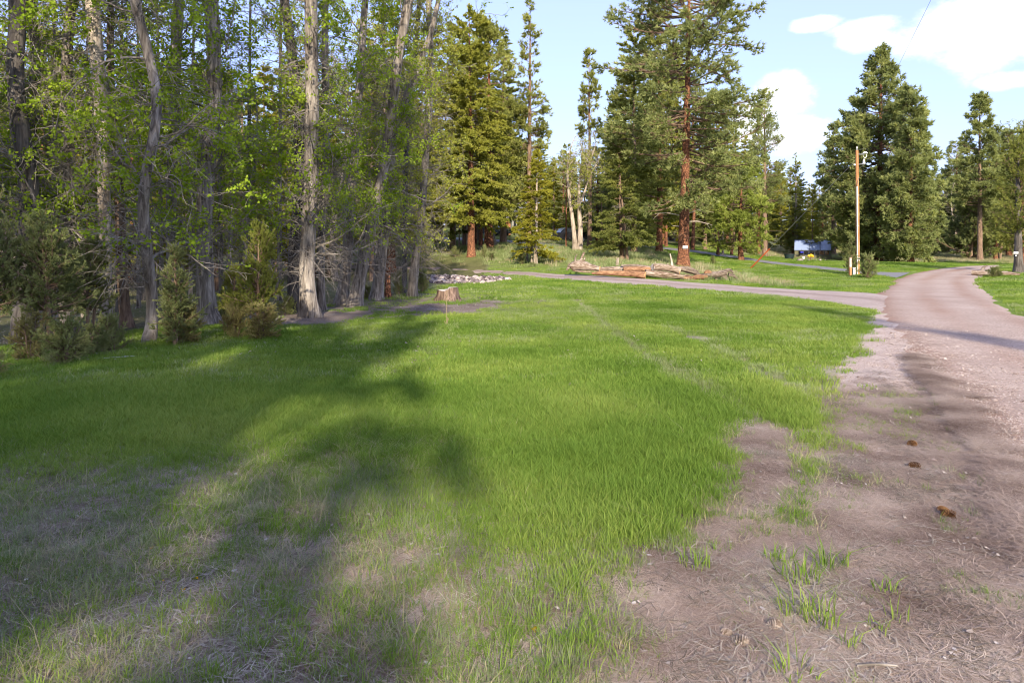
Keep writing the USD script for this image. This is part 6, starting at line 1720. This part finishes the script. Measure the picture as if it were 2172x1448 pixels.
def car(label, base, rz, paint, name="parked_car"):
    o = thing(name, label, "car", base, rz)
    prof = np.array([(-2.25, .35), (-2.3, .75), (-2.15, .98), (-1.2, 1.05), (-.55, 1.62), (.95, 1.68), (1.95, 1.2), (2.2, 1.08), (2.28, .6), (2.2, .35)])
    W = np.array([.82, .86, .86, .86, .70, .70, .82, .84, .86, .82])
    n = len(prof)
    V = np.vstack([np.stack([prof[:, 0], -W, prof[:, 1]], 1), np.stack([prof[:, 0], W, prof[:, 1]], 1)])
    tri = np.array([[i, (i + 1) % n, 2 * n] for i in range(n)])
    F = [[i, (i + 1) % n, n + (i + 1) % n] for i in range(n)] + [[i, n + (i + 1) % n, n + i] for i in range(n)]
    V = np.vstack([V, [(0, -.82, .85), (0, .82, .85)]])
    tri2 = np.array([[n + i, n + (i + 1) % n, 2 * n + 1] for i in range(n)])
    part(o, "body", (V, np.vstack([np.array(F)[:, ::-1], tri[:, ::-1], tri2])), paint, 30)
    part(o, "windscreen", (np.array([(-1.14, -.72, 1.10), (-1.14, .72, 1.10), (-.62, .62, 1.56), (-.62, -.62, 1.56)]) + [-.03, 0, .03], np.array([[0, 1, 2], [0, 2, 3]])), "pane_dark")
    for s_ in (-1, 1):
        part(o, "side_window", (np.array([(-.85, s_ * .835, 1.1), (1.5, s_ * .835, 1.15), (.85, s_ * .735, 1.6), (-.45, s_ * .735, 1.56)]), np.array([[0, 1, 2], [0, 2, 3]])), "pane_dark")
        part(o, "headlight", ball((-2.24, s_ * .62, .78), (.10, .17, .11), 5, 2, 0), "headlight", True)
        for x in (-1.4, 1.42):
            t = part(o, "wheel", cyl((x, s_ * .70, .34), (x, s_ * .90, .34), .34, .34, 22), "tyre", 40)
            part(t, "rim", cyl((x, s_ * .895, .34), (x, s_ * .91, .34), .21, .21, 18), "metal_grey", 40)
    part(o, "bumper", box(-2.28, 0, .48, .12, 1.7, .24, .03), "band_black")
    part(o, "licence_plate", box(-2.35, 0, .55, .02, .4, .13), "plate_white")
    return o


car("dark blue car parked in front of the house, headlight showing", deep(1052, 86), math.radians(118), "car_dark")
car("black car parked in the shade behind the whitish forked cottonwood", deep(1204, 76), math.radians(20), "car_black")

# ------------------------------------------------------------------ small things on the ground
def pine_cone(label, px, py, L, m_, rz, open_=1.0):
    g = at(px, py)
    onr = inside(P_ROAD, np.array([g[0]]), np.array([g[1]]))[0]
    z = (float(Z(g[0], g[1])) + .03) if onr else float(ground_z(g[0], g[1]))
    o = thing("pine_cone", label, "pine cone", (g[0], g[1], z + L * .36), rz)
    core = ball((0, 0, 0), (L * .42, L * .2, L * .2), 2, 2, .1)
    part(o, "core", core, m_, True)
    n = 95
    i = np.arange(n)
    u = (i + .5) / n
    x = L * (.46 - .92 * u)
    rad = L * .40 * np.sqrt(np.clip(1 - ((u - .58) / .60) ** 2, .02, 1))
    a = i * 2.39996
    out = np.stack([x * 0 + .55 * open_ * (.8 - u) * 1.3, np.cos(a), np.sin(a)], 1)
    out = unit(out)
    c = np.stack([x, np.cos(a) * rad * .35, np.sin(a) * rad * .35], 1)
    side = unit(np.cross(out, [1.0, 0, 0]))
    tip = c + out * rad[:, None] * .72
    ax = np.array([1.0, 0, 0]) * L * .03
    ws = (L * .11 * (.5 + rad / (L * .4)))[:, None]
    V = np.stack([c - side * ws * .3 - ax * .3, c + side * ws * .3 - ax * .3, tip + side * ws * .55, tip - side * ws * .55, tip + out * L * .035 + ax, tip - ax * .9], 1).reshape(-1, 3)
    q = i[:, None] * 6
    part(o, "scales", (V, np.vstack([q + [0, 1, 2], q + [0, 2, 3], q + [3, 2, 4], q + [5, 3, 2], q + [0, 3, 5], q + [1, 5, 2]])), m_)


pine_cone("brown pine cone on the road edge, farthest of the row", 1935, 945, .085, "cone_scale", .4)
pine_cone("brown pine cone on the shoulder, second from the far end", 1940, 995, .095, "cone_scale", 2.8)
pine_cone("brown pine cone touching a larger one beside the gravel ridge", 2000, 1092, .075, "cone_scale", 1.9)
pine_cone("larger brown pine cone of the touching pair by the gravel ridge", 2012, 1104, .09, "cone_scale", 2.6)
pine_cone("grey weathered pine cone beside the clump of grass on the shoulder", 1643, 1338, .07, "cone_scale_grey", .5)
pine_cone("grey open pine cone half buried in needles at the lower right", 1570, 1372, .075, "cone_scale_grey", .2)
pine_cone("small grey pine cone left of the half-buried open one", 1542, 1352, .06, "cone_scale_grey", 2.2)

r = np.random.default_rng(19)
for px, py, rad, h, n_, lb in ((1697, 1238, .10, .24, 60, "large lone grass bunch on the pine-needle shoulder"), (1752, 1212, .045, .23, 26, "upright grass tuft right of the large lone bunch"), (1790, 1204, .035, .22, 16, "slender grass tuft, rightmost of the three tall ones on the shoulder"), (1668, 1196, .07, .15, 30, "short grass tuft left of the large lone bunch"),
                               (1742, 1332, .08, .23, 34, "grass tuft right of the grey weathered cone"), (1690, 1312, .08, .20, 34, "grass clump just above the grey weathered cone"), (1880, 1266, .06, .16, 18, "sparse low grass at the right on the needle carpet"), (1905, 1320, .05, .16, 12, "few thin blades right of the sparse low grass"), (1800, 1376, .05, .14, 16, "tiny spreading grass tuft below the clump by the cone"),
                               (1868, 1345, .06, .13, 20, "flat green tuft on needles near the lower right"), (1690, 1444, .08, .16, 28, "grass tuft cut by the photo's lower edge at right"), (1590, 1290, .025, .10, 10, "small yellowing tuft alone on the bare strip"), (1475, 1205, .09, .16, 46, "bright grass tuft at the tip of the lawn beside the bare strip"), (1640, 1190, .06, .16, 24, "grass tuft at the start of the bare strip")):
    g = at(px, py)
    o = thing("grass_tuft", lb, "grass tuft", (g[0], g[1], float(ground_z(g[0], g[1])) + .005))
    part(o, "green_blades", clump(n_, rad, h, .0065, .45, r), "grass_green", kind="stuff")
    part(o, "dry_blades", clump(max(6, n_ // 3), rad * 1.1, h * .5, .004, 1.1, r), "grass_dry", kind="stuff")


def fallen_leaf(lb, px, py, L, m_, lift=.02, name="fallen_leaf"):
    g = at(px, py)
    o = thing(name, lb, "leaf", (g[0], g[1], float(ground_z(g[0], g[1])) + lift), r.uniform(0, 6))
    n = 9
    t = np.linspace(0, 1, n)
    wd = L * .36 * np.sin(PI * t ** .8)
    z = L * .18 * np.sin(t * 4)
    V = np.vstack([np.stack([t * L, -wd, z + .3 * wd], 1), np.stack([t * L, wd * 0, z], 1), np.stack([t * L, wd, z + .35 * wd], 1)])
    F = []
    for b_ in (0, n):
        for q in range(n - 1):
            F += [[b_ + q, b_ + q + 1, b_ + n + q + 1], [b_ + q, b_ + n + q + 1, b_ + n + q]]
    part(o, "blade", (V, np.array(F)), m_)
    part(o, "stem", tubes(np.array([[(-L * .5, 0, 0), (-L * .2, 0, -.003), (0, 0, 0)]]), np.full((1, 3), L * .02), 4), m_)


for lb, px, py, L, m_ in (("bright yellow leaf in the thin grass at the bottom centre", 1128, 1345, .045, "leaf_yellow"), ("yellow leaf at lower left, left one of the scattered yellow leaves", 352, 1238, .035, "leaf_yellow"), ("yellow leaf at lower left, middle one of the scattered yellow leaves", 390, 1252, .035, "leaf_yellow"), ("yellow leaf at lower left, right one of the scattered yellow leaves", 420, 1232, .03, "leaf_yellow"), ("yellow leaf lone near the left edge at the bottom", 168, 1234, .035, "leaf_yellow"),
                          ("pale grey dead leaf lying near the bottom left centre", 506, 1304, .05, "cut_grey"), ("pale grey dead leaf cut close to the bottom edge at centre", 908, 1428, .05, "cut_grey"), ("pale dead leaf in the middle of the thin grass at left", 434, 1088, .04, "straw"), ("pale dead leaf right of the middle in the thin grass", 578, 1090, .04, "straw"), ("orange-brown dead leaf left of the yellow ones", 320, 1175, .035, "clay_orange")):
    fallen_leaf(lb, px, py, L, m_)
for lb, px, py, L, rz_, m_ in (("short pale stick lying in the thin grass at centre", 934, 1176, .10, .1, "twig_grey"), ("small pale stick below and left of the other one", 890, 1232, .07, .3, "twig_grey"), ("thin white stick on the grass below the furrowed trunk", 246, 762, .55, .35, "metal_white"), ("pale stick in the needles near the bottom right corner", 1860, 1430, .17, -.15, "twig_grey")):
    g = at(px, py)
    o = thing("stick", lb, "stick", (g[0], g[1], float(ground_z(g[0], g[1])) + .03), rz_)
    part(o, "wood", log_mesh([(-L / 2, 0, 0), (0, L * .03, .01), (L / 2, 0, .015)], [.005, .006, .004], 3, 6, .2, .03), m_, 40)
